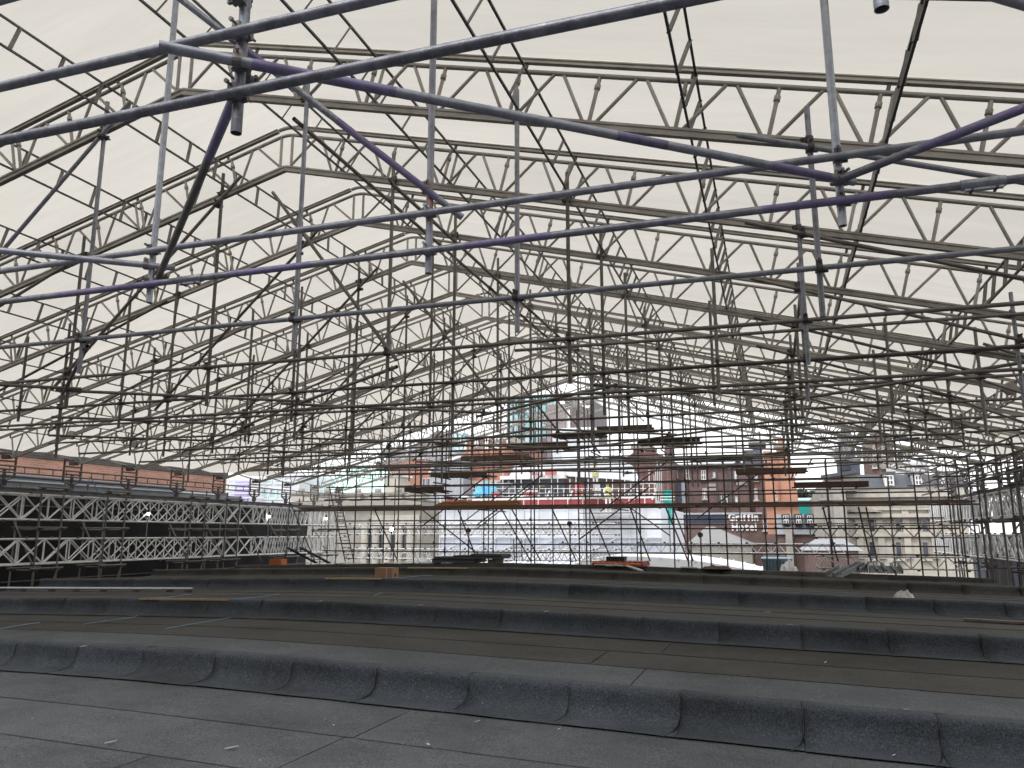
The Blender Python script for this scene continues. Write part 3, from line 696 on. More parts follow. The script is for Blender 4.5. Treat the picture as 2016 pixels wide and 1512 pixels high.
# runway beams, eave ladder beams and roller trolleys
for s, X, dz, nm, y0 in ((-1, XL, 0, 'left', 12.0), (1, XG, .1, 'right', 18.4)):
    t = thing('runway_beam', f'dark steel runway beam lying on top of the {nm} upper lattice girder', 'beam', (X, y0, 1.05+dz))
    xx = X-s*.0+s*.30
    prof = [(-.06, 0), (.06, 0), (.06, .02), (.012, .03), (.012, .10), (.06, .11), (.06, .13), (-.06, .13), (-.06, .11), (-.012, .10), (-.012, .03), (-.06, .02)]
    o = poly_mesh('i_section', [(xx+a, y0, 1.045+dz+b) for a, b in prof]+[(xx+a, 34.0 if s > 0 else 31.8, 1.045+dz+b) for a, b in prof], [tuple(range(12)), tuple(range(12, 24))]+[(i, (i+1) % 12, 12+(i+1) % 12, 12+i) for i in range(12)], 'ledge', t)
    for yy in [y0+.5+i*1.1 for i in range(18 if s < 0 else 14)]: bar('cross_bearer', (X-s*.05, yy, 1.045+dz), (X+s*.72, yy, 1.045+dz), .05, .05, 'tube', t)
    e = thing('eave_ladder_beam', f'slim ladder beam running back along the {nm} eave under the trusses', 'beam', (X, y0, 1.52+dz))
    ex = X-s*.28
    for z in (1.50, 1.66): tube('chord', (ex, y0, z+dz), (ex, 31.6, z+dz), 'tube', e, .02, 8)
    yy = y0+.2
    while yy < 31.5: tube('rung', (ex, yy, 1.50+dz), (ex, yy, 1.66+dz), 'tube', e, .013, 6, False); yy += .42
    for n in range(1, N1+1):
        Y = TY(n)
        if Y < y0-1: continue
        tr = thing('roller_trolley', f'steel roller trolley under the {nm} end of the {ordinal(n)} truss from the camera', 'trolley', (X, Y, 1.18+dz), f'roller trolleys under the {nm} truss ends')
        fx = X+s*.30
        for dy in (-.29, .29): bar('frame_post', (fx, Y+dy, 1.42+dz), (fx, Y+dy, 2.05+dz*.3), .04, .04, 'tube_far', tr)
        for z in (1.45, 1.62, 1.83, 2.02): bar('frame_rail', (fx, Y-.31, z+dz*.5), (fx, Y+.31, z+dz*.5), .035, .035, 'tube_far', tr)
        for dy in (-.27, .27): bar('strut', (fx, Y+dy, 1.42+dz), (fx, Y+dy*.15, 1.33+dz), .05, .03, 'tube_far', tr)
        bar('stem', (fx, Y, 1.30+dz), (fx, Y, 1.62+dz), .06, .06, 'tube_far', tr)
        for dx in (-.045, .045): bar('fork', (fx+dx, Y, 1.22+dz), (fx+dx, Y, 1.36+dz), .015, .12, 'coupler', tr)
        tube('wheel', (fx-.03, Y, 1.272+dz), (fx+.03, Y, 1.272+dz), 'ledge', tr, .094, 20, False)
        bar('bearing_block', (fx-.14*s, Y, 1.93), (fx+.10*s, Y, 1.93), .12, .10, 'tube_far', tr)
# scaffold standards carrying the girders
def tower(label, X, Y, zb, zt_, dx=.5, dy=.75, m='tube', group=None, lifts=(-1.6, -.95, .1, 1.15)):
    t = thing('scaffold_tower', label, 'scaffold', (X, Y, zb), group)
    for a in (0, dx):
        for b in (0, dy): tube('standard', (X+a, Y+b, zb), (X+a, Y+b, zt_+random.uniform(-.15, .25)), m, t)
    for z in lifts:
        if zb < z < zt_:
            for b in (0, dy): tube('transom', (X-.15, Y+b+.05, z), (X+dx+.15, Y+b+.05, z), m, t)
            for a in (0, dx): tube('ledger', (X+a+.05, Y-.15, z+.05), (X+a+.05, Y+dy+.15, z+.05), m, t)
            for a in (0, dx):
                for b in (0, dy): coupler((X+a, Y+b+.02, z), t)
    tube('brace', (X+.05, Y, zb+.2), (X+.05, Y+dy, -.9), m, t); tube('brace', (X, Y-.05, -.8), (X+dx, Y-.05, .3), m, t)
    for a in (0, dx):
        for b in (0, dy): tube('base_plate', (X+a, Y+b, zb), (X+a, Y+b, zb+.012), 'coupler', t, .075, 12, False)
    return t
LB = -3.2
for i, (Y, lab) in enumerate(((15.9, 'nearest'), (18.1, 'second'), (21.6, 'third'), (23.4, 'fourth'), (27.2, 'fifth'), (30.2, 'furthest'))):
    tower(f'scaffold tower holding the left girders, {lab} from the camera', XL+.06, Y, LB, 1.3, -.78, .7, 'tube', 'towers holding the left girders')
for i, (Y, lab) in enumerate(((19.9, 'nearest'), (22.3, 'second'), (25.6, 'third'), (29.3, 'furthest'))):
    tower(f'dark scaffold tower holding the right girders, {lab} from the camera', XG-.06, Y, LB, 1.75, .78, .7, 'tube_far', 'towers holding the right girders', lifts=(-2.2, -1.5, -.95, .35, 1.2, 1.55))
# lower flat roofs either side of the terraces
for nm, x0, x1 in (('side_roof', -24.2, RX0-.02), ('side_roof', RX1+.02, 9.6)):
    o = box(nm, x0, x1, -6, 33.2 if x0 < 0 else 38, GROUND, LB-.002, 'earth'); o['kind'] = 'structure'
# black sheeting behind the left girders, in panels
bs = thing('black_sheeting', 'black plastic sheeting hung behind the left girders down to the roof', 'sheeting', (-19.9, 12, LB))
rnd = random.Random(5)
for i in range(9):
    y0 = 9.5+i*2.4; v = []; f = []
    for a in range(9):
        for b in range(9):
            yy = y0+2.43*a/8; zz_ = LB+(1.02-LB)*b/8
            v.append((-19.9+.03*math.sin(yy*4.1+b*.6)+.02*math.sin(zz_*6+yy*2), yy, zz_))
    for a in range(8):
        for b in range(8): f.append((a*9+b, (a+1)*9+b, (a+1)*9+b+1, a*9+b+1))
    poly_mesh('sheeting_panel', v, f, 'black', bs, smooth=True)
for z in (-2.4, -1.3, -.2, .75): tube('rail', (-19.83, 9.4, z), (-19.83, 31.2, z), 'tube_far', bs, .02, 8)
rs = thing('dark_sheeting', 'dark sheeting hung in panels behind the right girders', 'sheeting', (7.7, 24.4, LB))
rnd = random.Random(8)
for i in range(7):
    y0 = 24.4+i*1.75
    for (z0, z1) in ((LB, -.05), (.36, 1.15)):
        if i in (5,) and z0 > 0: continue
        v = []; f = []
        for a in range(7):
            for b in range(7):
                yy = y0+1.74*a/6; v.append((7.7+.03*math.sin(yy*5+b), yy, z0+(z1-z0)*b/6))
        for a in range(6):
            for b in range(6): f.append((a*7+b, (a+1)*7+b, (a+1)*7+b+1, a*7+b+1))
        poly_mesh('sheeting_panel', v, f, 'stone_blue' if (i+int(z0 > 0)) % 3 == 0 else 'black', rs, smooth=True)
for z in (-2.2, -.9, -.1, .4, 1.1): tube('rail', (7.64, 24.3, z), (7.64, 36.8, z), 'tube_far', rs, .022, 8)
for i in range(6): tube('post', (7.6, 24.5+i*2.4, LB), (7.6, 24.5+i*2.4, 1.6), 'tube_far', rs, .024, 8)
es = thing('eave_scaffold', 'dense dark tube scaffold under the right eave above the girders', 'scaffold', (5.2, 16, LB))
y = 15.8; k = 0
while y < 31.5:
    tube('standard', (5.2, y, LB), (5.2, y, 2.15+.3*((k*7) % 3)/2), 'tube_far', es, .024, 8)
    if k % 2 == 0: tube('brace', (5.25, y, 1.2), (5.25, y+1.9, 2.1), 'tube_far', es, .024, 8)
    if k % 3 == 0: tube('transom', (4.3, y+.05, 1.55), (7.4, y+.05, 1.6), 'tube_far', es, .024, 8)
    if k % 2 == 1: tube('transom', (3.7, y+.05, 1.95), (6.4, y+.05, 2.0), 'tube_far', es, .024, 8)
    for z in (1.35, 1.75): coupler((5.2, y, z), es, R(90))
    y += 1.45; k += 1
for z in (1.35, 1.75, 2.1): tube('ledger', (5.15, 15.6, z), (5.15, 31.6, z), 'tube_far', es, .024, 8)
# parapet ledge, pipes and brick wall beyond the left girders
le = thing('parapet_ledge', 'pale grey parapet ledge with a dark pipe below the orange brick wall', 'ledge', (-22, 10, 1.0))
box('capping', -22.98, -21.9, 9, 29.0, 1.22, 1.56, 'ledge', le); box('white_edge', -21.93, -21.86, 9, 27.4, 1.56, 1.61, 'white', le)
box('upstand', -22.98, -22.5, 9, 28.8, 1.56, 1.72, 'slate_d', le); tube('pipe', (-21.7, 9, 1.70), (-21.7, 25.2, 1.70), 'slate_d', le, .05, 12); tube('pipe', (-21.7, 25.2, 1.70), (-22.35, 25.2, 1.5), 'slate_d', le, .05, 12)
box('core', -22.98, -22.1, 9.1, 28.9, LB, 1.22, 'slate_d', le)
bwl = thing('brick_wall', 'long orange brick wall with blackened coping beyond the left girders', 'wall', (-23.5, 10, LB))
box('wall', -24.0, -23.02, 8, 29.3, LB, 2.44, 'brick_l', bwl); box('coping', -24.04, -22.98, 7.95, 29.35, 2.44, 2.86, 'brick_cop', bwl)
for y in (14, 17.3, 19.8, 22.2, 25.5): box('coping_stone', -24.06, -22.96, y, y+.35, 2.86, 2.91, 'stone_d', bwl)
pl = [(-22.2, 17.2+.05*k, 1.5+.22*k-.03*k*k*.3) for k in range(7)]
sweep('hose', pl, .045, 'offwhite', None, 8); tag(bpy.data.objects['hose'], 'white curved hose end standing up at the far left', 'hose')
# ------------------------------------------------------------------ far-end birdcage scaffold
def plank_deck(label, X0, X1, Y0, Y1, z, m='board', nb=None, rag=0, grp='board platforms of the far scaffold'):
    t = thing('scaffold_platform', label, 'platform', ((X0+X1)/2, Y0, z), grp)
    nb = nb or max(2, int((Y1-Y0)/.235)); w = (Y1-Y0)/nb
    for i in range(nb):
        a = Y0+i*w
        o = box('board', X0-random.uniform(0, .18)-rag*random.random(), X1+random.uniform(0, .18)+rag*random.random(), a+.005, a+w-.005, z+random.uniform(-.004, .004), z+.038, m, t)
    return t
rows = [(26.0, 'first'), (27.6, 'second'), (30.2, 'last')]
plats = []   # (x0px, x1px, ypx, row Y, label)
for (x0, x1, yp, Y, lab, m) in (
    (800, 868, 967, 26.0, 'brown board platform of the far scaffold, leftmost and lowest', 'board'),
    (852, 952, 937, 26.0, 'brown board platform of the far scaffold, second up from the left', 'board'),
    (912, 1036, 903, 27.6, 'dark board platform of the far scaffold level with the brick arches', 'board'),
    (1002, 1112, 882, 27.6, 'dark board platform of the far scaffold in front of the glass tower', 'board'),
    (1092, 1184, 858, 27.6, 'dark board platform of the far scaffold left of the ridge', 'board'),
    (1180, 1278, 845, 27.6, 'topmost board platform of the far scaffold, right of the ridge against the sky', 'board'),
    (1262, 1372, 871, 26.0, 'board platform of the far scaffold above the dark brick chimney block', 'board'),
    (1362, 1476, 904, 26.0, 'board platform of the far scaffold above the hotel slate roof', 'board'),
    (1455, 1582, 930, 26.0, 'red-brown board platform of the far scaffold crossing the orange gable', 'board'),
    (1570, 1704, 957, 26.0, 'board platform of the far scaffold with tools, left of the stone facade', 'board')):
    a, b = atY(x0, yp, Y), atY(x1, yp, Y)
    z = (a.z+b.z)/2
    plats.append((a.x, b.x, Y, z)); dk = plank_deck(lab, a.x, b.x, Y+.06, Y+1.0, z, m)
    box('toe_board', a.x-.1, b.x+.1, Y+.03, Y+.058, z-.02, z+.14, 'board', dk)
    for xx in (a.x+.2, (a.x+b.x)/2, b.x-.2): tube('bearer', (xx, Y-.15, z-.03), (xx, Y+1.2, z-.03), 'tube_far', dk, .024, 8)
def plat_top(X, default):
    zs = [p[3] for p in plats if p[0]-.7 < X < p[1]+.7]
    return max(zs) if zs else default
for ri, (Y, lab) in enumerate(rows):
    t = thing('birdcage_scaffold', f'dark tube scaffold row at the far end, {lab} counting from the camera', 'scaffold', (-6, Y, LB), 'tube scaffold rows at the far end')
    rnd = random.Random(ri*17+2)
    xs = []; x = -15.4+rnd.uniform(0, .8)
    while x < 4.9: xs.append(x); x += rnd.choice((1.2, 1.5, 1.8, 2.0))
    for x in xs:
        top = min(plat_top(x, chZ(x)-1.9)+rnd.uniform(.9, 1.4), chZ(x)-.15)
        lean = rnd.uniform(-.03, .03)
        tube('standard', (x, Y, LB), (x+lean, Y, top), 'tube_far', t, .024, 8)
        z = -.62+.1*ri
    z = -.55+.13*ri
    zl = [[-.75, .1, 1.3, 1.75, 2.3, 3.0], [-.4, .55, 1.45, 2.15, 2.75, 3.45], [.3, 1.1, 1.9, 2.6]][ri]
    for z in zl:
        z += rnd.uniform(-.12, .12)
        # extent of the roof cross-section at that height
        ext_ = (ZR-.9-z)/SL
        x0, x1 = max(-16.2, XR-ext_), min(5.3, XR+ext_)
        if x1-x0 < 1.2: continue
        if z > .8 and rnd.random() < .5: x1 = min(x1, rnd.uniform(XR+2, x1)) if rnd.random() < .5 else x1
        tube('ledger', (x0+rnd.uniform(-.2, .3), Y-.05, z), (x1+rnd.uniform(-.3, .2), Y-.05, z+rnd.uniform(-.03, .03)), 'tube_far', t, .024, 8)
        for x in xs:
            if x0 < x < x1 and rnd.random() < .8: coupler((x, Y-.026, z), t, 0, 'coupler', 1.05)
    for _ in range(3):
        x = rnd.uniform(-14, 2); z = rnd.uniform(-.8, 1.0); d = rnd.choice((-1, 1))
        tube('brace', (x, Y+.05, z), (x+d*2.4, Y+.05, min(z+1.7, chZ(x+d*2.4)-.3)), 'tube_far', t, .024, 8)
# transoms joining the rows
tt = thing('transom_set', 'short tubes tying the far scaffold rows front to back', 'scaffold tube', (-6, 24, .9))
rnd = random.Random(77)
for i in range(22):
    x = rnd.uniform(-15, 4.6); z = rnd.choice((.86, 1.28, 1.78, 2.23, 2.68, 3.1)); j = rnd.randrange(2)
    if z < chZ(x)-.8: tube('transom', (x, rows[j][0]-.25, z), (x, rows[j+1][0]+.25, z), 'tube_far', tt, .024, 8)
# walkway across the far end with raking props
wk = plank_deck('long brown board walkway crossing the whole far end', -16.4, 5.3, 25.0, 25.7, .87, 'board', 3)
for i in range(16):
    x = -16+i*1.38
    bar('bearer', (x, 24.85, .845), (x, 25.85, .845), .05, .05, 'tube_far', wk)
box('edge_board', -16.3, 5.25, 24.955, 24.993, .83, .925, 'board', wk)
for z in (.80,): tube('ledger', (-16.6, 24.95, z), (5.5, 24.95, z), 'tube_far', wk, .026, 8)
sg = thing('raking_props', 'leaning tube props under the far walkway', 'scaffold', (-6, 25, -2.5))
for (xp, d) in ((460, 55), (575, 45), (735, 48), (900, 40), (985, 60), (1005, 60), (1085, 50), (1160, 45), (1240, 40), (1310, 45), (1325, 40), (1620, 30), (1690, 25), (1705, 22)):
    a = atY(xp, 998, 25.3); b = atY(xp+d, 1105, 25.3); tube('prop', a, b, 'tube_far', sg, .024, 8)
a, b = atY(872, 990, 25.9), atY(1036, 990, 25.9)
bd = thing('new_board_stack', 'stack of new orange boards lying on the far walkway', 'boards', (a.x, 25.1, .912))
for i in range(4):
    for j in range(2): box('board', a.x+.25*random.random()+(.1 if i > 1 else 0), b.x-.7*random.random()*(i/3), 25.06+.24*j+.01*i, 25.28+.24*j+.01*i, .912+.042*i, .95+.042*i, 'board_new', bd)
plank_deck('dark boards piled on the topmost far platform', *[atY(1200, 842, 27.6).x, atY(1262, 842, 27.6).x], 27.7, 28.2, plats[5][3]+.05, 'board', 2, .2, 'loose boards at the far end')
# ladder
def ladder(label, a, b, w, m, n=14):
    a, b = Vector(a), Vector(b); t = thing('ladder', label, 'ladder', tuple(b)); o = Vector((w, 0, 0))
    tube('stile', a, b, m, t, .022, 8); tube('stile', a+o, b+o, m, t, .022, 8)
    for i in range(1, n): p = a.lerp(b, i/n); tube('rung', p, p+o, m, t, .014, 6, False)
    return t
ladder('brown ladder leaning at the far left corner of the scaffold', atY(648, 957, 26.9), atY(680, 1106, 26.4), .36, 'board', 22)
ladder('short silver ladder standing beyond the black stacked boards', atY(1011, 1062, 26.5), atY(1013, 1104, 26.3), .28, 'alu', 5)
# ------------------------------------------------------------------ the town beyond the open end
def rc(x0, y0, x1, y1, Y):
    a = atY(x0, y1, Y); b = atY(x1, y0, Y); c = atY(x1, y1, Y); d = atY(x0, y0, Y)
    return a.x, c.x, (a.z+c.z)/2, (b.z+d.z)/2
def window(bld, x0, y0, x1, y1, Y, frame='white', pane='glass', bars=True, sill=True, ft=.09):
    X0, X1, Z0, Z1 = rc(x0, y0, x1, y1, Y)
    w = thing_part('window', bld); ft = min(ft, .13*(X1-X0))
    loc = w.location+bld.location
    def bx(nm, a, b, c, d, e, f, m): 
        o = bpy.data.objects.new(nm, box_mesh(m)); o.location = Vector(((a+b)/2, (c+d)/2, (e+f)/2))-loc; o.scale = (abs(b-a), abs(d-c), abs(f-e)); link(o, w)
    bx('pane', X0+ft, X1-ft, Y-.03, Y+.05, Z0+ft, Z1-ft, pane)
    bx('frame', X0, X0+ft, Y-.10, Y+.05, Z0, Z1, frame); bx('frame', X1-ft, X1, Y-.10, Y+.05, Z0, Z1, frame)
    bx('frame', X0+ft, X1-ft, Y-.10, Y+.05, Z1-ft, Z1, frame); bx('frame', X0+ft, X1-ft, Y-.10, Y+.05, Z0, Z0+ft, frame)
    if bars:
        zm = (Z0+Z1)/2; xm = (X0+X1)/2
        bx('glazing_bar', X0+ft, X1-ft, Y-.08, Y-.032, zm-.035, zm+.035, frame)
        bx('glazing_bar', xm-.03, xm+.03, Y-.078, Y-.034, Z0+ft, Z1-ft, frame)
    if sill: bx('sill', X0-.1, X1+.1, Y-.18, Y+.02, Z0-.12, Z0-.003, 'stone')
    return w
def thing_part(name, parent, loc=(0, 0, 0)):
    o = bpy.data.objects.new(name, None); o.empty_display_size = .1; o.location = loc; return link(o, parent)
def wallbox(bld, x0, y0, x1, Y, depth, m, name='wall', y1=None):
    X0, X1, _, Z1 = rc(x0, y0, x1, y0, Y); z0 = GROUND if y1 is None else rc(x0, y1, x1, y1, Y)[2]
    box(name, X0, X1, Y, Y+depth, z0, Z1, m, bld); return X0, X1, Z1
def building(label, x, Y, cat='building'): p = atY(x, 1050, Y); return thing(label[0], label[1], cat, (p.x, Y, GROUND))
def gable(bld, name, x0, x1, yb, yt, xm, Y, depth, m):
    a, b, t = atY(x0, yb, Y), atY(x1, yb, Y), atY(xm, yt, Y)
    return prism_y(name, [(a.x, (a.z+b.z)/2), (b.x, (a.z+b.z)/2), (t.x, t.z)], Y, Y+depth, m, bld)
def hip(bld, name, x0, x1, yb, xa, xb, yt, Y, depth, m, ov=.0):
    a, b, t0, t1 = atY(x0, yb, Y), atY(x1, yb, Y), atY(xa, yt, Y), atY(xb, yt, Y)
    z0 = (a.z+b.z)/2+.004; z1 = (t0.z+t1.z)/2; ym = Y+depth/2
    v = [(a.x-ov, Y-ov, z0), (b.x+ov, Y-ov, z0), (b.x+ov, Y+depth+ov, z0), (a.x-ov, Y+depth+ov, z0), (t0.x, ym, z1), (t1.x, ym, z1)]
    return poly_mesh(name, v, [(0, 1, 5, 4), (1, 2, 5), (2, 3, 4, 5), (3, 0, 4), (0, 1, 2, 3)], m, bld)
# pale lavender and white block with glazing, far left
b = building(('glazed_block', 'pale lavender and white glazed block seen just right of the orange brick wall'), 500, 74)
wallbox(b, 440, 936, 590, 74, 10, 'wrap'); X0, X1, Z0, Z1 = rc(462, 948, 487, 990, 73.9); box('lavender_panel', X0, X1, 73.8, 73.98, Z0, Z1, 'lav', b)
for k in range(3): window(b, 515+k*15, 962, 529+k*15, 984, 74, 'white', 'glass_b', False, False, .12)
for k in range(4): window(b, 500+k*20, 940, 516+k*20, 954, 74, 'white', 'glass_b', True, False, .1)
for k in range(5):
    X0, X1, Z0, Z1 = rc(450, 944+k*9, 520, 945+k*9, 73.7); box('white_rail', X0, X1, 73.55, 73.65, Z0, Z0+.12, 'white', b)
# mint copper roof
b = building(('copper_roofed_hall', 'stone hall with a big pale mint green copper roof, far left of centre'), 690, 78)
wallbox(b, 590, 975, 770, 78, 16, 'stone'); hip(b, 'roof', 575, 775, 975, 640, 722, 905, 78, 16, 'mint', .3)
for k in range(9):
    pa, pb = atY(655+8*k, 908, 86.05), atY(615+18*k, 974, 77.9); bar('roof_seam', pa, pb, .12, .10, 'mint', b)
# ornate stone block with parapet piers
b = building(('stone_block', 'weathered pale stone block with knobbly parapet piers behind the left far corner'), 640, 46)
X0, X1, Z1 = wallbox(b, 584, 985, 830, 46, 9, 'stone_d'); box('cornice', X0-.2, X1+.2, 45.6, 46, Z1-.35, Z1-.05, 'stone_d', b)
for xp in (588, 614, 640, 660, 700, 740, 780, 822):
    p = atY(xp, 974, 45.9); box('parapet_pier', p.x-.45, p.x+.45, 45.7, 46.7, Z1, p.z, 'stone', b); box('pier_cap', p.x-.55, p.x+.55, 45.6, 46.8, p.z, p.z+.14, 'stone_d', b)
    tube('finial', (p.x, 46.2, p.z+.14), (p.x, 46.2, p.z+.42), 'stone_d', b, .22, 10, False)
box('parapet', X0, X1, 46.0, 46.3, Z1, Z1+.35, 'stone_d', b)
for xp in (722, 745, 768, 790): window(b, xp, 1040, xp+14, 1086, 46, 'stone_d', 'glass', False)
X0, X1, Z0, Z1 = rc(728, 1014, 824, 1030, 45.8); box('blank_frieze', X0, X1, 45.8, 45.99, Z0, Z1, 'stone', b)
for xp in (716, 738, 761, 784, 806): p = atY(xp, 1100, 45.8); q = atY(xp, 1034, 45.8); tube('pilaster', (p.x, 45.85, p.z-2), (p.x, 45.85, q.z), 'stone', b, .24, 12, False)
# statue-like finial building with chimney just right of it
b = building(('stone_turret', 'small pale stone turret with a capped top left of the plain red brick block'), 772, 52)
wallbox(b, 760, 938, 784, 52, 2, 'stone'); wallbox(b, 757, 934, 787, 51.9, 2.2, 'white', 'cap', 938)
X0, X1, Z0, Z1 = rc(762, 929, 782, 934, 52); box('crown', X0, X1, 52.2, 53.6, Z0+.004, Z1, 'stone_d', b)
# red brick blocks
b = building(('red_brick_block', 'plain red brick block with a sloping right shoulder, left of the grey slate wall'), 805, 64)
X0, X1, Z1 = wallbox(b, 768, 905, 836, 64, 9, 'brick_red'); p, q = atY(836, 905, 64), atY(868, 945, 64)
prism_y('shoulder', [(p.x, GROUND), (q.x, GROUND), (q.x, q.z), (p.x, p.z)], 64.01, 72.9, 'brick_red', b)
box('parapet', X0-.1, X1+.1, 63.9, 73.1, Z1, Z1+.3, 'slate_l', b)
for k in range(3): window(b, 832+k*9, 942, 838+k*9, 962, 63.98, 'white', 'glass', False, False, .12)
b = building(('slate_faced_block', 'tall grey slate-hung wall between the two red brick blocks'), 880, 60)
p = [atY(845, 1000, 60), atY(916, 1000, 60), atY(912, 900, 60), atY(858, 918, 60), atY(846, 935, 60)]
prism_y('wall', [(p[0].x, GROUND), (p[1].x, GROUND), (p[2].x, p[2].z), (p[3].x, p[3].z), (p[4].x, p[4].z)], 60, 70, 'slate_l', b)
bar('verge', p[3]+Vector((0, -.1, .1)), p[2]+Vector((0, -.1, .1)), .3, .2, 'white', b); bar('verge', p[4]+Vector((0, -.1, .1)), p[3]+Vector((0, -.1, .1)), .3, .2, 'white', b)
b = building(('dark_gabled_block', 'dark grey gabled block with a blue glazed edge above the grey slate wall'), 870, 82)
wallbox(b, 800, 880, 915, 82, 12, 'slate_l'); gable(b, 'gable', 812, 905, 880, 846, 862, 81.9, 12, 'tower_l')
X0, X1, Z0, Z1 = rc(892, 852, 914, 886, 81.7); box('glazed_edge', X0, X1, 81.7, 83, Z0, Z1, 'glass_b', b)
wallbox(b, 760, 880, 812, 84, 6, 'tower_l', 'rear_wing')
b = building(('arched_brick_building', 'orange-red brick building with white arched caps to its tall bays'), 955, 62)
X0, X1, Z1 = wallbox(b, 913, 868, 1000, 62, 10, 'brick_red'); box('string_course', X0-.15, X1+.15, 61.8, 62, Z1-3.6, Z1-3.35, 'stone', b)
for k in range(4):
    xp = 921+k*20; c = atY(xp+8, 866, 61.9); w = .62
    arch = [(c.x-w, c.z-.9), (c.x-w, c.z-.3)]+[(c.x-w*math.cos(a), c.z-.3+.62*math.sin(a)) for a in [R(10*i) for i in range(1, 18)]]+[(c.x+w, c.z-.3), (c.x+w, c.z-.9), (c.x+w-.18, c.z-.9), (c.x+w-.18, c.z-.3)]+[(c.x+(w-.18)*math.cos(a), c.z-.3+.42*math.sin(a)) for a in [R(10*i) for i in range(1, 18)]]+[(c.x-w+.18, c.z-.3), (c.x-w+.18, c.z-.9)]
    prism_y('arch_cap', arch, 61.75, 62.0, 'white', b)
    X, X_, Z, Z_ = rc(xp+2, 874, xp+14, 905, 62); box('recess', X, X_, 61.93, 61.99, Z, Z_, 'brick_or', b)
    p = atY(xp+18, 905, 61.9); q = atY(xp+18, 860, 61.9); box('pier', p.x-.14, p.x+.14, 61.8, 62, p.z, q.z, 'brick_red', b)
wallbox(b, 913, 858, 1000, 62.05, 9.9, 'stone', 'parapet', 868)
for k in range(3): window(b, 925+k*24, 950, 938+k*24, 975, 62, 'white', 'glass', True)
# glass tower and dark tower
b = building(('glass_tower', 'cyan glass tower rising behind the red brick arches'), 1040, 100)
X0, X1, Z1 = wallbox(b, 1000, 782, 1076, 100, 14, 'glass_c', 'core'); zs = atY(1000, 880, 100).z
n = 7
for i in range(n):
    for j in range(7):
        z1 = Z1-j*2.35; xa = X0+(X1-X0)*i/n; xb = X0+(X1-X0)*(i+1)/n
        box('pane', xa+.08, xb-.08, 99.93-.06*((i*3+j) % 2), 100, z1-2.2, z1-.1, ['glass_c', 'glass_b', 'glass_c', 'glass_b', 'glass'][(i*2+j*3+i*j) % 5], b)
for i in range(n+1): xa = X0+(X1-X0)*i/n; box('mullion', xa-.05, xa+.05, 99.75, 99.99, zs-6, Z1, 'slate_d', b)
b = building(('dark_clad_tower', 'dark brown clad tower with a white round letter logo near its top'), 1120, 94)
wallbox(b, 1076, 796, 1112, 94, 12, 'tower_l', 'lower_slab'); X0, X1, Z1 = wallbox(b, 1112, 780, 1157, 95, 12, 'tower', 'upper_slab')
wallbox(b, 1062, 862, 1076, 94.5, 8, 'tower', 'edge_slab')
X0, X1, Z0, Z1 = rc(1112, 800, 1119, 842, 93.9); box('window_strip', X0, X1, 94.7, 94.98, Z0, Z1, 'white', b)
X0, X1, Z0, Z1 = rc(1100, 842, 1170, 853, 93); box('roof_plant', X0, X1, 93, 96, Z0, Z1, 'white', b)
X0, X1, Z0, Z1 = rc(1086, 846, 1165, 868, 90); box('white_base', X0, X1, 90, 93.9, GROUND, Z1, 'wrap', b)
for k in range(5): window(b, 1100+k*13, 850, 1109+k*13, 862, 90, 'offwhite', 'glass', False, False, .1)
def text(body, bld, p, size, m, rel, name='letter', sx=1.):
    x = p.x
    for ch in body:
        me = GLYPH[(ch, rel)]; xm = [v.co.x for v in me.vertices]; w = (max(xm)-min(xm))*size; mn = min(xm)*size
        if not me.materials: me.materials.append(M[m])
        o = bpy.data.objects.new(name, me); o.location = Vector((x-mn*sx, p.y, p.z))-bld.location; o.rotation_euler = (R(90), 0, 0); o.scale = (sx*size, size, size); link(o, bld)
        x += w*sx+size*.075
    return x
p = atY(1141, 803, 94.7); text('G', b, Vector((p.x, 94.85, p.z)), 2.5, 'white', 2, 'round_letter_logo', 1.05)
# wrapped building under repair, centre
YB_ = 47
b = building(('wrapped_building', 'long building under repair wrapped in white sheeting with a red-edged deck'), 1080, YB_)
X0, X1, Z1 = wallbox(b, 868, 1001, 1302, YB_, 12, 'wrap')
for i in range(15):
    xa = X0+(X1-X0)*i/15
    for j in range(4):
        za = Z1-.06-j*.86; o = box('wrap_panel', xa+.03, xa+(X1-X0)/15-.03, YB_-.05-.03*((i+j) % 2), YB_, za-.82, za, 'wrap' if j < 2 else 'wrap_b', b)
    tube('wrap_post', (xa, YB_-.13, -4), (xa, YB_-.13, Z1+.9), 'white', b, .03, 6, False)
for z in (Z1, Z1-.9, Z1-1.75, Z1-2.6, Z1-3.3): tube('wrap_rail', (X0, YB_-.18, z), (X1, YB_-.18, z), 'white', b, .03, 6, False)
for (za, zb2) in ((Z1-1.8, Z1-2.55),):
    for i in range(7):
        xa = X0+(X1-X0)*(i*2+.5)/15; tube('wrap_brace', (xa, YB_-.2, zb2), (xa+1.5, YB_-.2, za), 'white', b, .025, 6, False)
X0d, X1d, Zd0, Zd1 = rc(880, 984, 1290, 990, YB_+.3)
box('red_edge', X0d, X1d, YB_+.2, YB_+.3, Zd0-.12, Zd1+.1, 'red', b); box('deck', X0d, X1d, YB_+.3, YB_+7, Zd0-.1, Zd0+.1, 'offwhite', b)
X0, X1, Z0, Z1 = rc(930, 978, 1290, 984, YB_+.2); box('white_kerb', X0, X1, YB_+.16, YB_+.36, Z0+.02, Z1, 'white', b)
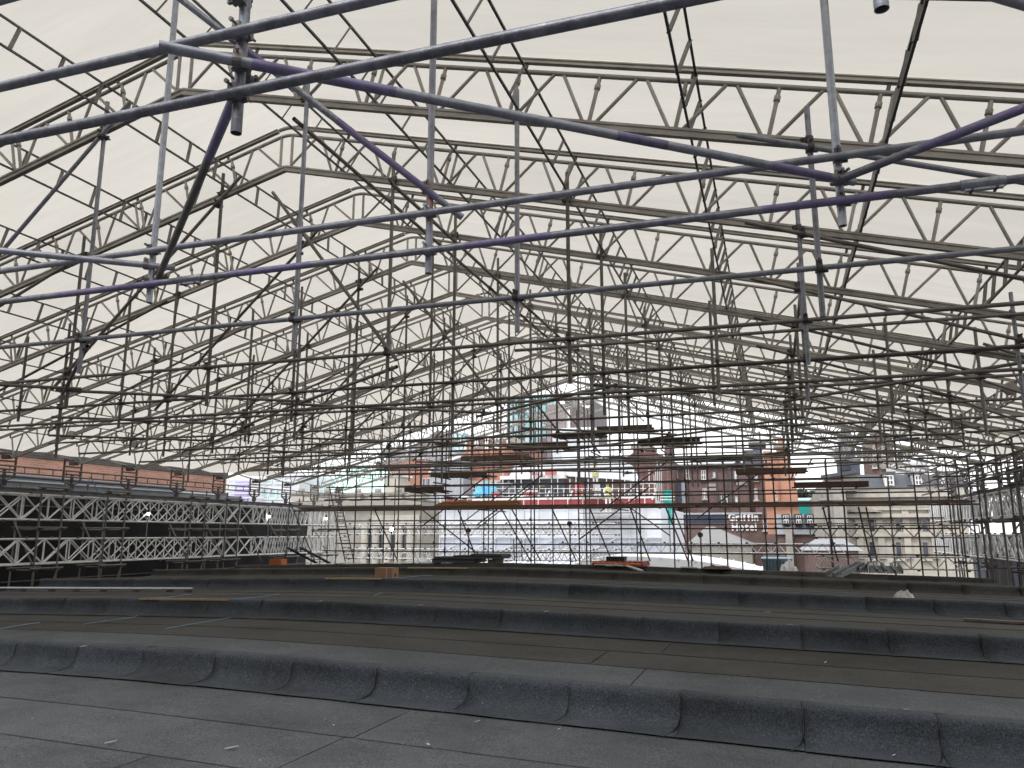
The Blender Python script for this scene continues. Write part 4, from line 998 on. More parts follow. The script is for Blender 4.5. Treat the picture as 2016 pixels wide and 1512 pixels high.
# inner storey: dark openings and brick infill
Yi = YB_+3.5
X0, X1, Z0, Z1 = rc(985, 942, 1112, 985, Yi); box('dark_storey', X0, X1, Yi, Yi+6, Z0, Z1, 'slate_d', b)
for k in range(7): window(b, 990+k*17, 958, 1001+k*17, 972, Yi, 'slate_d', 'glass', False, False, .06)
X0, X1, Z0, Z1 = rc(1003, 962, 1060, 968, Yi-.3); box('white_sill_band', X0, X1, Yi-.12, Yi-.02, Z0, Z0+.1, 'white', b)
X0, X1, Z0, Z1 = rc(1056, 954, 1071, 958, Yi-.3); box('yellow_sign', X0, X1, Yi-.1, Yi-.02, Z0, Z1, 'yellow', b)
X0, X1, Z0, Z1 = rc(1112, 938, 1230, 985, Yi); box('brick_storey', X0, X1, Yi+.4, Yi+6, Z0, Z1, 'brick_brn', b)
for (xa, xb, m) in ((1131, 1150, 'red'), (1150, 1160, 'glass'), (1172, 1182, 'offwhite'), (1186, 1200, 'glass')):
    X0, X1, Z0, Z1 = rc(xa, 950, xb, 978, Yi+.3); box('infill_panel', X0, X1, Yi+.25, Yi+.39, Z0, Z1, m, b)
X0, X1, Z0, Z1 = rc(985, 936, 1112, 943, Yi-.4); box('white_eaves_beam', X0, X1, Yi-.5, Yi+.2, Z0, Z1, 'white', b)
# sheeted temporary roofs above it
p = [atY(x, y, Yi) for x, y in ((1000, 936), (1118, 936), (1108, 908), (1015, 908))]
prism_y('sheeted_roof', [(q.x, q.z) for q in p], Yi+.3, Yi+5, 'wrap', b)
p = [atY(x, y, Yi) for x, y in ((1120, 938), (1240, 945), (1222, 906), (1112, 908))]
prism_y('sheeted_roof', [(q.x, q.z) for q in p], Yi-.2, Yi+5, 'wrap', b)
for k in range(5):
    pa, pb = atY(1130+k*22, 938, Yi-.3), atY(1122+k*22, 908, Yi-.3); tube('roof_rib', pa, pb, 'white', b, .03, 6, False)
for (xa, xb) in ((1046, 1068), (1073, 1096)):
    X0, X1, Z0, Z1 = rc(xa, 924, xb, 935, Yi-.8); box('red_banner', X0, X1, Yi-.8, Yi-.76, Z0, Z1, 'redbar', b)
p = atY(1047.5, 933, Yi-.8); text('PITER', b, Vector((p.x, Yi-.83, p.z)), .34, 'white', 3, 'banner_letter', .72)
X0, X1, Z0, Z1 = rc(1098, 855, 1200, 906, Yi+5); box('white_backdrop_wall', X0, X1, Yi+6.2, Yi+7, Z0, Z1-.8, 'wrap', b)
# access scaffold tubes on the building
for k in range(26):
    pa, pb = atY(990+k*12, 985, YB_+1.5), atY(990+k*12, 925+18*((k*5) % 3), YB_+1.5); tube('access_standard', pa, pb, 'white', b, .024, 6, False)
for yp in (952, 962, 971, 978): pa, pb = atY(940, yp, YB_+1.45), atY(1292, yp, YB_+1.45); tube('guard_rail', pa, pb, 'white', b, .02, 6, False)
for xp in (1075, 1120, 1150, 1188, 1250, 1284):
    pa, pb = atY(xp, 984, YB_+.1), atY(xp+7, 966, YB_+.1); bar('kicker', pa, pb, .16, .08, 'white', b)
# loose things on that deck
X0, X1, Z0, Z1 = rc(968, 968, 982, 979, YB_+.9); o = box('red_crate', X0, X1, YB_+.8, YB_+1.5, Zd0+.105, Z1, 'redbar'); tag(o, 'red plastic crate on the red-edged deck below the blue tarpaulin', 'crate')
X0, X1, Z0, Z1 = rc(1031, 968, 1057, 979, YB_+.9)
o = thing('barrier', 'red slatted barrier on the red-edged deck under the dark windows', 'barrier', (X0, YB_+1, Zd0+.1))
for i in range(7): xa = X0+(X1-X0)*i/7; box('slat', xa, xa+(X1-X0)/7*.6, YB_+1, YB_+1.04, Zd0+.105, Z1, 'redbar', o)
for z in (Zd0+.25, Z1-.1): box('rail', X0, X1, YB_+1.045, YB_+1.08, z, z+.08, 'redbar', o)
# crumpled sheets
def crumple(name, label, cat, c, sx, sy, sz, m, seed, n=12, group=None):
    rnd = random.Random(seed); v = []; f = []
    ph = [rnd.uniform(0, 6) for _ in range(8)]
    for i in range(n+1):
        for j in range(n+1):
            u, w = i/n*2-1, j/n*2-1
            e = max(0, 1-u*u)*max(0, 1-w*w)
            z = (e**.5)*(.62+.28*math.sin(u*5+ph[0])*math.sin(w*4+ph[1])+.22*math.sin(u*9+w*7+ph[2])+.1*rnd.uniform(-1, 1))
            rr = 1+.14*math.sin(3*math.atan2(w, u)+ph[3])+.1*math.sin(7*math.atan2(w, u)+ph[4])
            v.append((c[0]+sx*u*rr*(1-.25*abs(w)), c[1]+sy*w*rr, c[2]+sz*max(z, 0)))
    for i in range(n):
        for j in range(n): f.append((i*(n+1)+j, (i+1)*(n+1)+j, (i+1)*(n+1)+j+1, i*(n+1)+j+1))
    base = len(v)
    o = poly_mesh(name, v, f, m, None); tag(o, label, cat, group)
    mod = o.modifiers.new('thickness', 'SOLIDIFY'); mod.thickness = .01
    return o
p = atY(955, 968, YB_+1.2); crumple('tarpaulin', 'bright blue tarpaulin draped at the left end of the dark storey', 'tarpaulin', (p.x, YB_+1.4, p.z-.3), .95, .5, 1.0, 'bluetarp', 4, 16)
p = atY(978, 968, YB_+1.8); crumple('tarpaulin', 'dark grey tarpaulin bunched right of the blue one', 'tarpaulin', (p.x, YB_+2.4, p.z-.4), 1.5, .6, 1.3, 'slate_d', 9)
p = atY(920, 984, YB_+.9); crumple('rubble_sacks', 'heap of white sacks at the left end of the red-edged deck', 'sacks', (p.x, YB_+1.2, Zd0+.1), 1.6, .6, .55, 'offwhite', 15)
p = atY(1020, 984, YB_+.9); crumple('rubble_sacks', 'heap of white sacks in front of the dark windows', 'sacks', (p.x, YB_+1.2, Zd0+.1), 1.1, .5, .6, 'offwhite', 16)
# teal debris netting tower right of it
b = building(('netted_hoist', 'scaffold hoist hung with bright teal debris netting beside the hotel'), 1315, 50)
pa, pb = atY(1306, 965, 50), atY(1327, 1031, 50)
for i in range(4):
    for j in range(7):
        xa = pa.x+(pb.x-pa.x)*i/4; zz_ = pb.z+(pa.z-pb.z)*j/7
        box('netting_panel', xa+.01, xa+(pb.x-pa.x)/4-.01, 50+.04*((i+j) % 2), 50.02+.04*((i+j) % 2), zz_+.01, zz_+(pa.z-pb.z)/7-.01, 'teal', b)
for x in (pa.x, (pa.x+pb.x)/2, pb.x): tube('standard', (x, 50.12, GROUND), (x, 50.12, pa.z+2.2), 'tube', b, .03, 8)
for k in range(6): xx = pa.x+(pb.x-pa.x)*(k/5)-.6; tube('loose_pole', (xx, 50.3, pa.z-3), (xx, 50.3, pa.z+1.0+.5*((k*7) % 5)/2), 'offwhite', b, .025, 6, False)
for yp in (978, 984): p = atY(1300, yp, 49.9); q = atY(1328, yp, 49.9); tube('guard_rail', p, q, 'white', b, .03, 6, False)
# dark brick chimney block
b = building(('chimney_block', 'dark red-brown brick block with tall chimney stacks left of the hotel'), 1275, 64)
p = [atY(x, y, 64) for x, y in ((1222, 930), (1228, 904), (1248, 890), (1290, 890), (1324, 906))]
prism_y('wall', [(p[0].x, GROUND), (p[4].x, GROUND)]+[(q.x, q.z) for q in reversed(p)], 64, 72, 'brick_drk', b)
for (xa, xb, yt, pot) in ((1309, 1323, 874, 1), (1270, 1284, 886, 0), (1247, 1262, 884, 0)):
    X0, X1, Z0, Z1 = rc(xa, yt, xb, 912, 65); st = box('chimney', X0, X1, 65, 67, Z0, Z1, 'brick_brn', b); box('chimney_cap', X0-.15, X1+.15, 64.85, 67.15, Z1, Z1+.3, 'stone_d', b)
    if pot: box('chimney_head', X0+.15, X1-.15, 65.2, 66.8, Z1+.3, Z1+.9, 'stone_d', b)
# hotel
b = building(('brown_brick_hotel', 'brown brick hotel with slate roofs and white painted name on its blank wall'), 1420, 66)
X0h, X1h, Z1 = wallbox(b, 1325, 921, 1482, 67, 10, 'brick_brn')
p = [atY(x, y, 67) for x, y in ((1325, 921), (1482, 921), (1478, 904), (1372, 902), (1325, 906))]
v = [(p[0].x-.1, 66.7, Z1), (p[1].x+.1, 66.7, Z1), (p[1].x+.1, 72, p[2].z+.2), (p[0].x-.1, 72, p[2].z+.2), (p[1].x+.1, 77, Z1), (p[0].x-.1, 77, Z1)]
rf = poly_mesh('roof', v, [(0, 1, 2, 3), (3, 2, 4, 5), (0, 3, 5), (1, 4, 2), (0, 1, 4, 5)], 'slate', b)
X0, X1, Z0, Z1_ = rc(1392, 917, 1404, 921, 66.6); bar('rooflight', atY(1392, 917, 67.4), atY(1404, 917, 67.4), .5, .3, 'slate_d', b)
gable(b, 'gable', 1436, 1472, 924, 908, 1453, 66.3, 3, 'brick_brn'); wallbox(b, 1436, 924, 1472, 66.3, 3, 'brick_brn', 'gable_bay')
for (xa, xb) in ((1434.5, 1453), (1471.5, 1453)):
    bar('verge', atY(xa, 925, 66.2), atY(1453, 907, 66.2), .35, .14, 'slate_d', b)
for (xa, ya, xb, yb) in ((1326, 920, 1334, 939), (1351, 922, 1357, 942), (1381, 926, 1390, 945), (1404, 930, 1409, 939), (1384, 962, 1391, 982), (1420, 972, 1433, 993), (1446, 928, 1451, 945), (1448, 978, 1453, 992)):
    window(b, xa, ya, xb, yb, 66.2 if 1436 <= xa <= 1472 else 67, 'white', 'glass')
for (xa, xb, yy) in ((1392, 1412, 955), (1450, 1472, 953), (1390, 1412, 964)):
    X0, X1, Z0, Z1_ = rc(xa, yy-3, xb, yy+3, 66.9); box('decorated_panel', X0, X1, 66.1 if xa > 1440 else 66.9, 66.99 if xa < 1440 else 66.28, Z0, Z1_, 'stone_d', b)
for xp in (1414, 1441): pa = atY(xp, 1000, 66.2); qa = atY(xp, 926, 66.2); tube('drainpipe', (pa.x, 66.15, pa.z), (pa.x, 66.15, qa.z), 'slate_d', b, .09, 8)
X0, X1, Z0, Z1_ = rc(1330, 946, 1344, 1000, 66.8); box('dark_oriel', X0, X1, 66.2, 66.98, Z0, Z1_, 'stone_blue', b); X0, X1, Z0, Z1_ = rc(1344, 946, 1352, 992, 66.8); box('pale_oriel_side', X0, X1, 66.3, 66.97, Z0, Z1_, 'slate_l', b)
# blank wall with the name
X0, X1, Z1 = wallbox(b, 1330, 1013, 1502, 63, 3.2, 'brick_brn', 'blank_wall'); box('parapet_band', X0, X1, 62.85, 66.15, Z1, Z1+.14, 'slate_l', b); box('dark_band', X0, X1-2.8, 62.93, 62.99, Z1-.75, Z1-.06, 'navy', b)
p = atY(1434, 1025, 62.9); text('Griffin', b, Vector((p.x, 62.88, p.z)), .76, 'white', 1, 'painted_letter', .90)
p = atY(1441, 1044, 62.9); text('Hotel', b, Vector((p.x, 62.88, p.z)), .76, 'white', 1, 'painted_letter', .90)
X0, X1, Z1 = wallbox(b, 1500, 1003, 1530, 62.8, 4, 'brick_brn', 'corner_bay')
for xa in (1503, 1514): window(b, xa, 1021, xa+9, 1044, 62.75, 'white', 'glass')
wallbox(b, 1482, 905, 1506, 65.5, 8, 'brick_brn', 'stair_wing')
for (ya, yb) in ((962, 984), (932, 946)): window(b, 1486, ya, 1492, yb, 65.5, 'white', 'glass')
X0, X1, Z0, Z1_ = rc(1484, 878, 1503, 925, 65); box('dark_stack', X0, X1, 65, 66.5, Z0, Z1_, 'stone_blue', b); box('stack_cap', X0-.3, X1+.3, 64.8, 66.7, Z1_, Z1_+.3, 'slate_d', b)
X0, X1, Z0, Z1_ = rc(1462, 886, 1484, 905, 70); box('dark_stack', X0, X1, 70, 72, Z0-2, Z1_, 'slate_d', b)
# orange gable house
b = building(('orange_brick_house', 'bright orange brick gable house with a corbelled chimney right of the hotel'), 1535, 61)
p = [atY(x, y, 61) for x, y in ((1502, 888), (1518, 888), (1524, 892), (1532, 892), (1549, 892), (1552, 912), (1562, 924), (1566, 945), (1572, 990))]
prism_y('wall', [(p[0].x, GROUND), (p[8].x, GROUND)]+[(q.x, q.z) for q in reversed(p)], 61, 67, 'brick_or', b)
X0, X1, Z0, Z1 = rc(1529, 880, 1547, 892, 60.8); box('chimney', X0, X1, 61.2, 63, Z0, Z1, 'brick_red', b); box('chimney_cap', X0-.2, X1+.2, 61.0, 63.2, Z1, Z1+.25, 'stone_d', b); tube('chimney_pot', ((X0+X1)/2, 62, Z1+.25), ((X0+X1)/2, 62, Z1+.7), 'brick_or', b, .18, 10, False)
X0, X1, Z0, Z1 = rc(1531, 892, 1536, 990, 60.9); box('buttress', X0, X1, 60.75, 60.99, Z0, Z1, 'brick_red', b)
X0, X1, Z0, Z1 = rc(1500, 988, 1576, 992, 60.9); box('ledge', X0, X1, 60.6, 60.995, Z0, Z1, 'stone_blue', b)
window(b, 1528, 963, 1533, 984, 60.98, 'white', 'glass'); 
# dormered slate roof house in front of it
b = building(('dormer_house', 'brown brick house with pale slate mansard and white dormers below the orange gable'), 1565, 57)
wallbox(b, 1505, 1052, 1615, 57, 8, 'brick_brn'); p = [atY(x, y, 57) for x, y in ((1526, 1052), (1612, 1052), (1600, 1011), (1527, 1011))]
v = [(p[0].x, 56.8, p[0].z), (p[1].x, 56.8, p[1].z), (p[2].x, 59.5, p[2].z), (p[3].x, 59.5, p[3].z), (p[0].x, 65, p[0].z), (p[1].x, 65, p[1].z)]
poly_mesh('roof', v, [(0, 1, 2, 3), (3, 2, 5, 4), (0, 3, 4), (1, 5, 2), (0, 1, 5, 4)], 'slate', b)
for xa in (1543, 1568, 1590):
    X0, X1, Z0, Z1 = rc(xa, 1015, xa+10, 1032, 56.9); box('dormer', X0-.1, X1+.1, 57.3, 60, Z0, Z1+.12, 'slate_d', b); window(b, xa, 1015, xa+10, 1032, 57.25, 'white', 'glass', True, False)
X0, X1, Z0, Z1 = rc(1547, 1038, 1560, 1060, 56); box('low_chimney', X0, X1, 56, 57, Z0-2, Z1, 'stone_d', b)
# pale hip roof in front of the hotel wall
b = building(('hip_roofed_shed', 'low building with pale grey hipped roof in front of the hotel name'), 1415, 54)
wallbox(b, 1362, 1074, 1480, 54, 7, 'stone_d'); hip(b, 'roof', 1352, 1484, 1074, 1382, 1398, 1036, 54, 7, 'hiproof', .1)
# teal shed and far trees
b = building(('teal_shed', 'teal green sheet roof showing between the orange gable and the stone building'), 1592, 120)
wallbox(b, 1560, 985, 1640, 120, 12, 'teal'); wallbox(b, 1560, 980, 1640, 121, 10, 'white', 'white_ridge', 985.2)
# foliage far
def foliage(name, label, x0, x1, y0, y1, Y, seed, nleaf=700):
    t = thing(name, label, 'tree', tuple(Vector((atY((x0+x1)/2, y1, Y).x, Y, GROUND))), 'far trees on the skyline')
    rnd = random.Random(seed); a, c = atY(x0, y1, Y), atY(x1, y0, Y); v = []; f = []
    for i in range(nleaf):
        u, w, q = rnd.gauss(0, .38), rnd.gauss(0, .38), rnd.gauss(0, .38)
        if u*u+w*w+q*q > 1: continue
        p = Vector(((a.x+c.x)/2+u*(c.x-a.x)/2, Y+q*2, (a.z+c.z)/2+w*(c.z-a.z)/2)); s = rnd.uniform(.15, .4)
        d1 = Vector((rnd.gauss(0, 1), rnd.gauss(0, 1), rnd.gauss(0, 1))).normalized()*s; d2 = Vector((rnd.gauss(0, 1), rnd.gauss(0, 1), rnd.gauss(0, 1))).normalized()*s
        k = len(v); v += [p-d1, p+d2, p+d1, p-d2]; f.append((k, k+1, k+2, k+3))
    poly_mesh('crown', v, f, 'leaf', t); pc = Vector(((a.x+c.x)/2, Y, 0)); tube('trunk', (pc.x, Y, GROUND), (pc.x, Y, (a.z+c.z)/2), 'board', t, .3, 8, False)
foliage('tree', 'hazy far tree left of the teal roof ridge', 1566, 1592, 962, 984, 150, 1); foliage('tree', 'hazy far tree right above the teal roof', 1588, 1622, 964, 984, 155, 2); foliage('tree', 'dark tree between the mint roof and the red brick block', 738, 770, 900, 965, 90, 3, 900)
# church tower
b = building(('church_tower', 'blue-black stone church tower with arched openings against the white sky'), 1668, 112)
X0, X1, Z1 = wallbox(b, 1650, 905, 1692, 112, 3.2, 'stone_blue', 'lower_stage'); box('cornice', X0-.25, X1+.25, 111.7, 115.4, Z1, Z1+.35, 'stone_d', b)
c = ((X0+X1)/2, 113.6); w = (X1-X0)/2*.82; p = atY(1668, 872, 112)
prism_z('octagon_stage', [(c[0]+w*math.cos(R(22.5+45*i)), c[1]+w*math.sin(R(22.5+45*i))) for i in range(8)], Z1+.35, p.z, 'stone_blue', b)
prism_z('upper_cornice', [(c[0]+w*1.1*math.cos(R(22.5+45*i)), c[1]+w*1.1*math.sin(R(22.5+45*i))) for i in range(8)], p.z, p.z+.3, 'stone_d', b)
q = atY(1668, 855, 112); prism_z('lantern', [(c[0]+w*.7*math.cos(R(22.5+45*i)), c[1]+w*.7*math.sin(R(22.5+45*i))) for i in range(8)], p.z+.3, q.z, 'stone_blue', b)
pts = [(c[0]+w*.75*math.cos(R(45*i)), c[1]+w*.75*math.sin(R(45*i)), q.z) for i in range(8)]+[(c[0], c[1], q.z+3.2)]
poly_mesh('spirelet', pts, [(i, (i+1) % 8, 8) for i in range(8)]+[tuple(range(8))], 'stone_blue', b)
for (xp, yp, yq) in ((1666, 919, 926), (1666, 880, 896)):
    a_ = atY(xp, yq, 111.9); d_ = atY(xp, yp, 111.9); r_ = .55; yy = 111.9 if yp > 900 else c[1]-w*.93
    prism_y('arched_opening', [(a_.x-r_, a_.z), (a_.x+r_, a_.z)]+[(a_.x+r_*math.cos(R(20*i)), d_.z+r_*math.sin(R(20*i))) for i in range(10)], yy-.05, yy+.1, 'glass', b)
for sx in (X0, X1): tube('pinnacle', (sx, 112, Z1+.35), (sx, 112, Z1+1.6), 'stone_blue', b, .3, 6, False)
# red brick tower block and white rooftop parts
b = building(('red_brick_tower', 'dull red brick tower block behind the stone mansard'), 1732, 92)
X0, X1, Z1 = wallbox(b, 1712, 860, 1756, 92, 8, 'brick_drk')
for yp in (878, 890, 902, 914): 
    for xp in (1718, 1736): window(b, xp, yp, xp+8, yp+7, 92, 'offwhite', 'glass', False)
b = building(('white_rooftop_block', 'white rendered rooftop block with one barred window beside a pale blue box'), 1775, 84)
wallbox(b, 1760, 908, 1781, 84, 6, 'white'); window(b, 1765, 912, 1776, 923, 84, 'offwhite', 'glass'); wallbox(b, 1781, 908, 1825, 84.5, 6, 'wrap', 'pale_blue_box')
for k in range(5): p = atY(1782+k*10, 930, 83.8); q = atY(1782+k*10, 916, 83.8); tube('rail_post', p, q, 'slate_d', b, .04, 6, False)
tube('rail', atY(1781, 916, 83.8), atY(1826, 916, 83.8), 'slate_d', b, .04, 6, False)
# classical stone building on the right
b = building(('stone_classical_building', 'large pale stone building with grey mansard, dormers and window bays on the right'), 1750, 50)
X0, X1, Z1 = wallbox(b, 1662, 968, 1900, 50, 12, 'stone'); 
for (yp, d, hgt) in ((968, .5, .35), (998, .25, .2), (1012, .35, .3), (1050, .25, .2)):
    q = atY(1700, yp, 50).z; box('cornice', X0-.02, X1+.3, 50-d, 49.99, q-hgt, q, 'stone', b)
p = [atY(x, y, 50) for x, y in ((1690, 962), (1905, 962), (1905, 931), (1700, 931))]
v = [(p[0].x, 50.2, p[0].z), (p[1].x, 50.2, p[1].z), (p[2].x, 51.4, p[2].z), (p[3].x, 51.4, p[3].z), (p[3].x, 58, p[3].z), (p[2].x, 58, p[2].z), (p[0].x, 61, p[0].z), (p[1].x, 61, p[1].z)]
poly_mesh('mansard_roof', v, [(0, 1, 2, 3), (3, 2, 5, 4), (4, 5, 7, 6), (0, 3, 4, 6), (1, 7, 5, 2), (0, 1, 7, 6)], 'slate_d', b)
box('roof_base', X0, X1, 50.0, 61.5, Z1-.01, p[0].z+.01, 'stone_d', b)
for xa in (1743, 1799, 1855):
    Xa, Xb, Za, Zb = rc(xa, 933, xa+19, 957, 50.2); box('dormer', Xa, Xb, 50.35, 53, Za, Zb, 'white', b); window(b, xa+3, 936, xa+16, 955, 50.33, 'white', 'glass', True, False)
    box('dormer_cap', Xa-.1, Xb+.1, 50.2, 53.1, Zb, Zb+.14, 'slate_d', b)
for xa in (1755, 1808, 1862): window(b, xa, 979, xa+16, 994, 49.9, 'stone_d', 'glass', False)
for xa in (1710, 1762, 1815): window(b, xa, 1018, xa+14, 1048, 49.95, 'stone_d', 'glass', False)
for xa in (1712, 1764, 1817): window(b, xa, 1066, xa+13, 1100, 49.95, 'stone_d', 'glass', False)
for xa in (1672, 1696, 1738, 1790, 1844): q0_, q1_ = atY(xa, 1100, 49.9), atY(xa, 998, 49.9); box('pilaster', q0_.x-.18, q0_.x+.18, 49.82, 49.99, q0_.z, q1_.z, 'stone', b)
pd = [atY(x, y, 49.8) for x, y in ((1668, 1008), (1735, 1008), (1700, 998))]
prism_y('pediment', [(q.x, q.z) for q in pd], 49.4, 49.99, 'stone', b)
# plain side block
b = building(('plain_stone_block', 'plain dirty stone side block with a sloping parapet right of the teal roof'), 1640, 48)
p = [atY(x, y, 48) for x, y in ((1614, 968), (1660, 968), (1690, 933), (1626, 940))]
wallbox(b, 1614, 966, 1664, 48, 14, 'stone_d'); pp = [atY(x, y, 48.3) for x, y in ((1622, 966), (1690, 966), (1690, 931), (1624, 942))]
prism_y('upper_wall', [(q.x, q.z) for q in pp], 48.3, 60, 'stone_d', b); bar('sloping_coping', pp[3]+Vector((-.2, -.05, .08)), pp[2]+Vector((0, -.05, .08)), .5, .18, 'slate_d', b)
Xa, Xb, Za, Zb = rc(1633, 1026, 1638, 1036, 47.95); box('vent_opening', Xa, Xb, 47.96, 47.99, Za, Zb, 'glass', b)
for xa in (1618, 1658): q0_, q1_ = atY(xa, 1100, 47.9), atY(xa, 970, 47.9); box('quoin_strip', q0_.x-.25, q0_.x+.25, 47.9, 47.99, q0_.z, q1_.z, 'stone_d', b)
box('band', atY(1614, 990, 48).x-.05, atY(1664, 990, 48).x+.05, 47.85, 47.99, atY(1630, 985, 48).z, atY(1630, 981, 48).z, 'stone_d', b)
# orange low wall and grey low roofs right
b = building(('low_brick_range', 'low brown brick range with grey slate roof in front of the stone building'), 1650, 42)
wallbox(b, 1590, 1084, 1690, 42, 5, 'brick_brn'); hip(b, 'roof', 1584, 1696, 1084, 1610, 1670, 1062, 42, 5, 'slate', .1)
# arched white canopy
b = building(('arched_canopy', 'white curved canopy roof with fine ribs just beyond the roof edge'), 1340, 39)
arc = []
pa, pb, pt = atY(1120, 1130, 38), atY(1520, 1130, 38), atY(1235, 1094, 38)
cx = (pa.x+pb.x)/2; hw = (pb.x-pa.x)/2; hh = pt.z-pa.z
xt = pt.x; prof = [(xt+((pb.x-xt) if i > 12 else (xt-pa.x))*math.cos(R(180-7.5*i)), pa.z+hh*math.sin(R(7.5*i))**(1.0 if i < 12 else 1.5)) for i in range(25)]
prism_y('canopy', prof, 37, 44, 'roofgrey', b)
for i in range(1, 24): x, z = prof[i]; box('rib', x-.03, x+.03, 36.95, 44.02, z-.05, z+.04, 'white', b)
box('base', cx-hw+.1, cx+hw-.1, 37.1, 43.9, GROUND, pa.z, 'stone_d', b)
# blue glazed low roof
b = building(('glazed_low_roof', 'low pale blue glazed roof with white bars below the wrapped building'), 1060, 42)
pa, pb = atY(985, 1120, 40), atY(1118, 1120, 40); pc = atY(1010, 1096, 44)
v = [(pa.x, 40, pa.z), (pb.x, 40, pa.z), (pb.x, 45.5, pc.z+.15), (pa.x, 45.5, pc.z+.15)]
poly_mesh('glazing', v+[(a[0], a[1], a[2]-.1) for a in v], [(0, 1, 2, 3), (4, 5, 6, 7), (0, 1, 5, 4), (1, 2, 6, 5), (2, 3, 7, 6), (3, 0, 4, 7)], 'wrap_b', b)
for i in range(10): x = pa.x+(pb.x-pa.x)*i/9; bar('glazing_bar', (x, 39.95, pa.z+.03), (x, 45.5, pc.z+.18), .08, .06, 'white', b)
box('base', pa.x+.05, pb.x-.05, 40.1, 45.4, GROUND, pa.z-.12, 'slate_l', b)
# blue-grey skip
p, q = atY(1503, 1128, 30), atY(1556, 1104, 30)
b = thing('container', 'blue-grey ribbed steel container just beyond the roof edge', 'container', (p.x, 30, LB))
box('shell', p.x, q.x, 30, 32, p.z-.3, q.z, 'steelblue', b); box('top_rim', p.x-.06, q.x+.06, 29.93, 32.07, q.z, q.z+.07, 'steelblue', b)
for i in range(8): x = p.x+(q.x-p.x)*(i+.5)/8; box('rib', x-.04, x+.04, 29.94, 29.999, p.z-.3, q.z-.004, 'steelblue', b)
box('stand', p.x+.1, q.x-.1, 30.1, 31.9, GROUND, p.z-.3, 'slate_d', b)
p, q = atY(1503, 1104, 33), atY(1545, 1092, 33); o = box('timber_shed', p.x, q.x, 33, 35, GROUND, q.z, 'slate', None); tag(o, 'grey timber shed wall behind the blue-grey container', 'shed')
# the far buildings above stand too small and near; scaled up about the camera
FAR_SCALE = 2.0
def scale_about_camera(o):
    o.location = o.location*FAR_SCALE
    if o.type != 'EMPTY': o.scale = o.scale*FAR_SCALE
    for c in o.children: scale_about_camera(c)
NEAR = ('wrapped_building', 'netted_hoist', 'arched_canopy', 'glazed_low_roof')
for o in list(bpy.data.objects):
    if o.parent is None and o.get('category') in ('building', 'tree') and not o.name.startswith(NEAR) and o.location.y > 40: scale_about_camera(o)
# ------------------------------------------------------------------ small things on the roof
def roofZ(X, Y):
    for (y0, z0, y1, z1) in treads:
        if y0 <= Y <= y1: return z0+(z1-z0)*(Y-y0)/(y1-y0)+crown(X)+.012
    return -1.0+crown(X)
def onroof(px, py, lift=0.):
    d = ray(px, py); t = 3.0
    while t < 40:
        p = d*t
        if p.z <= roofZ(p.x, p.y): break
        t += .01
    return Vector((p.x, p.y, roofZ(p.x, p.y)+lift))
def lay(x, y, X, Y, lift=0.): return Vector((X, Y, roofZ(X, Y)+lift))
p = onroof(737, 1138); sc = p.y/.93/1540; w, h, d = 40*sc, 20*sc, .26
t = thing('cardboard_box', 'brown cardboard box taped shut, standing on the dark roof step', 'box', (p.x, p.y, p.z))
bm = bmesh.new(); bmesh.ops.create_cube(bm, size=1, matrix=Matrix.Translation((w/2, d/2, h/2)) @ Matrix.Diagonal((w, d, h, 1))); bmesh.ops.bevel(bm, geom=bm.edges[:], offset=.006, segments=2, affect='EDGES')
me = bpy.data.meshes.new('carton'); bm.to_mesh(me); bm.free(); me.materials.append(M['card']); link(bpy.data.objects.new('carton', me), t)
box('tape', p.x+w*.66, p.x+w*.72, p.y-.002, p.y+d+.002, p.z+.002, p.z+h+.002, 'tape', t); box('flap_seam', p.x+.01, p.x+w-.01, p.y+d/2-.003, p.y+d/2+.003, p.z+h, p.z+h+.0015, 'tape', t)
box('printed_mark', p.x+w, p.x+w+.001, p.y+.10, p.y+.16, p.z+.03, p.z+.09, 'rubber', t)
t.rotation_euler = (0, 0, R(-4))
a, b = onroof(-30, 1163.5, .06), onroof(380, 1166, .06)
t = thing('steel_pole', 'long pale steel pole lying across small blocks on the left of the roof', 'pole', tuple(a)); tube('pole', a, b, 'galv_new', t, .026, 14)
for k in (.2, .35, .47, .6, .75, .9, .98): q = a.lerp(b, k); box('block', q.x-.04, q.x+.04, q.y-.05, q.y+.05, q.z-.058, q.z-.024, 'board', t)
for (ri, xa, xb, lab) in ((1, 278, 456, 'second'), (2, 640, 753, 'third'), (3, 802, 922, 'fourth')):
    Y = RIS[ri][0]+.045
    x0, x1 = atY(xa, 1180, Y).x, atY(xb, 1180, Y).x; n = 6; v = []; f = []
    for i in range(n+1):
        x = x0+(x1-x0)*i/n; z = crown(x)+RIS[ri][2]+.0165+.004
        v += [(x, Y-.06, z-.026), (x, Y-.04, z-.004), (x, Y, z+.001), (x, Y+.05, z+.001)]
    for i in range(n): 
        for k in range(3): f.append((i*4+k, i*4+4+k, i*4+5+k, i*4+1+k))
    o = poly_mesh('painted_edge_line', v, f, 'yellow', None); tag(o, f'faded yellow line painted on the nose of the {lab} roof step', 'paint line', 'yellow lines on the roof steps')
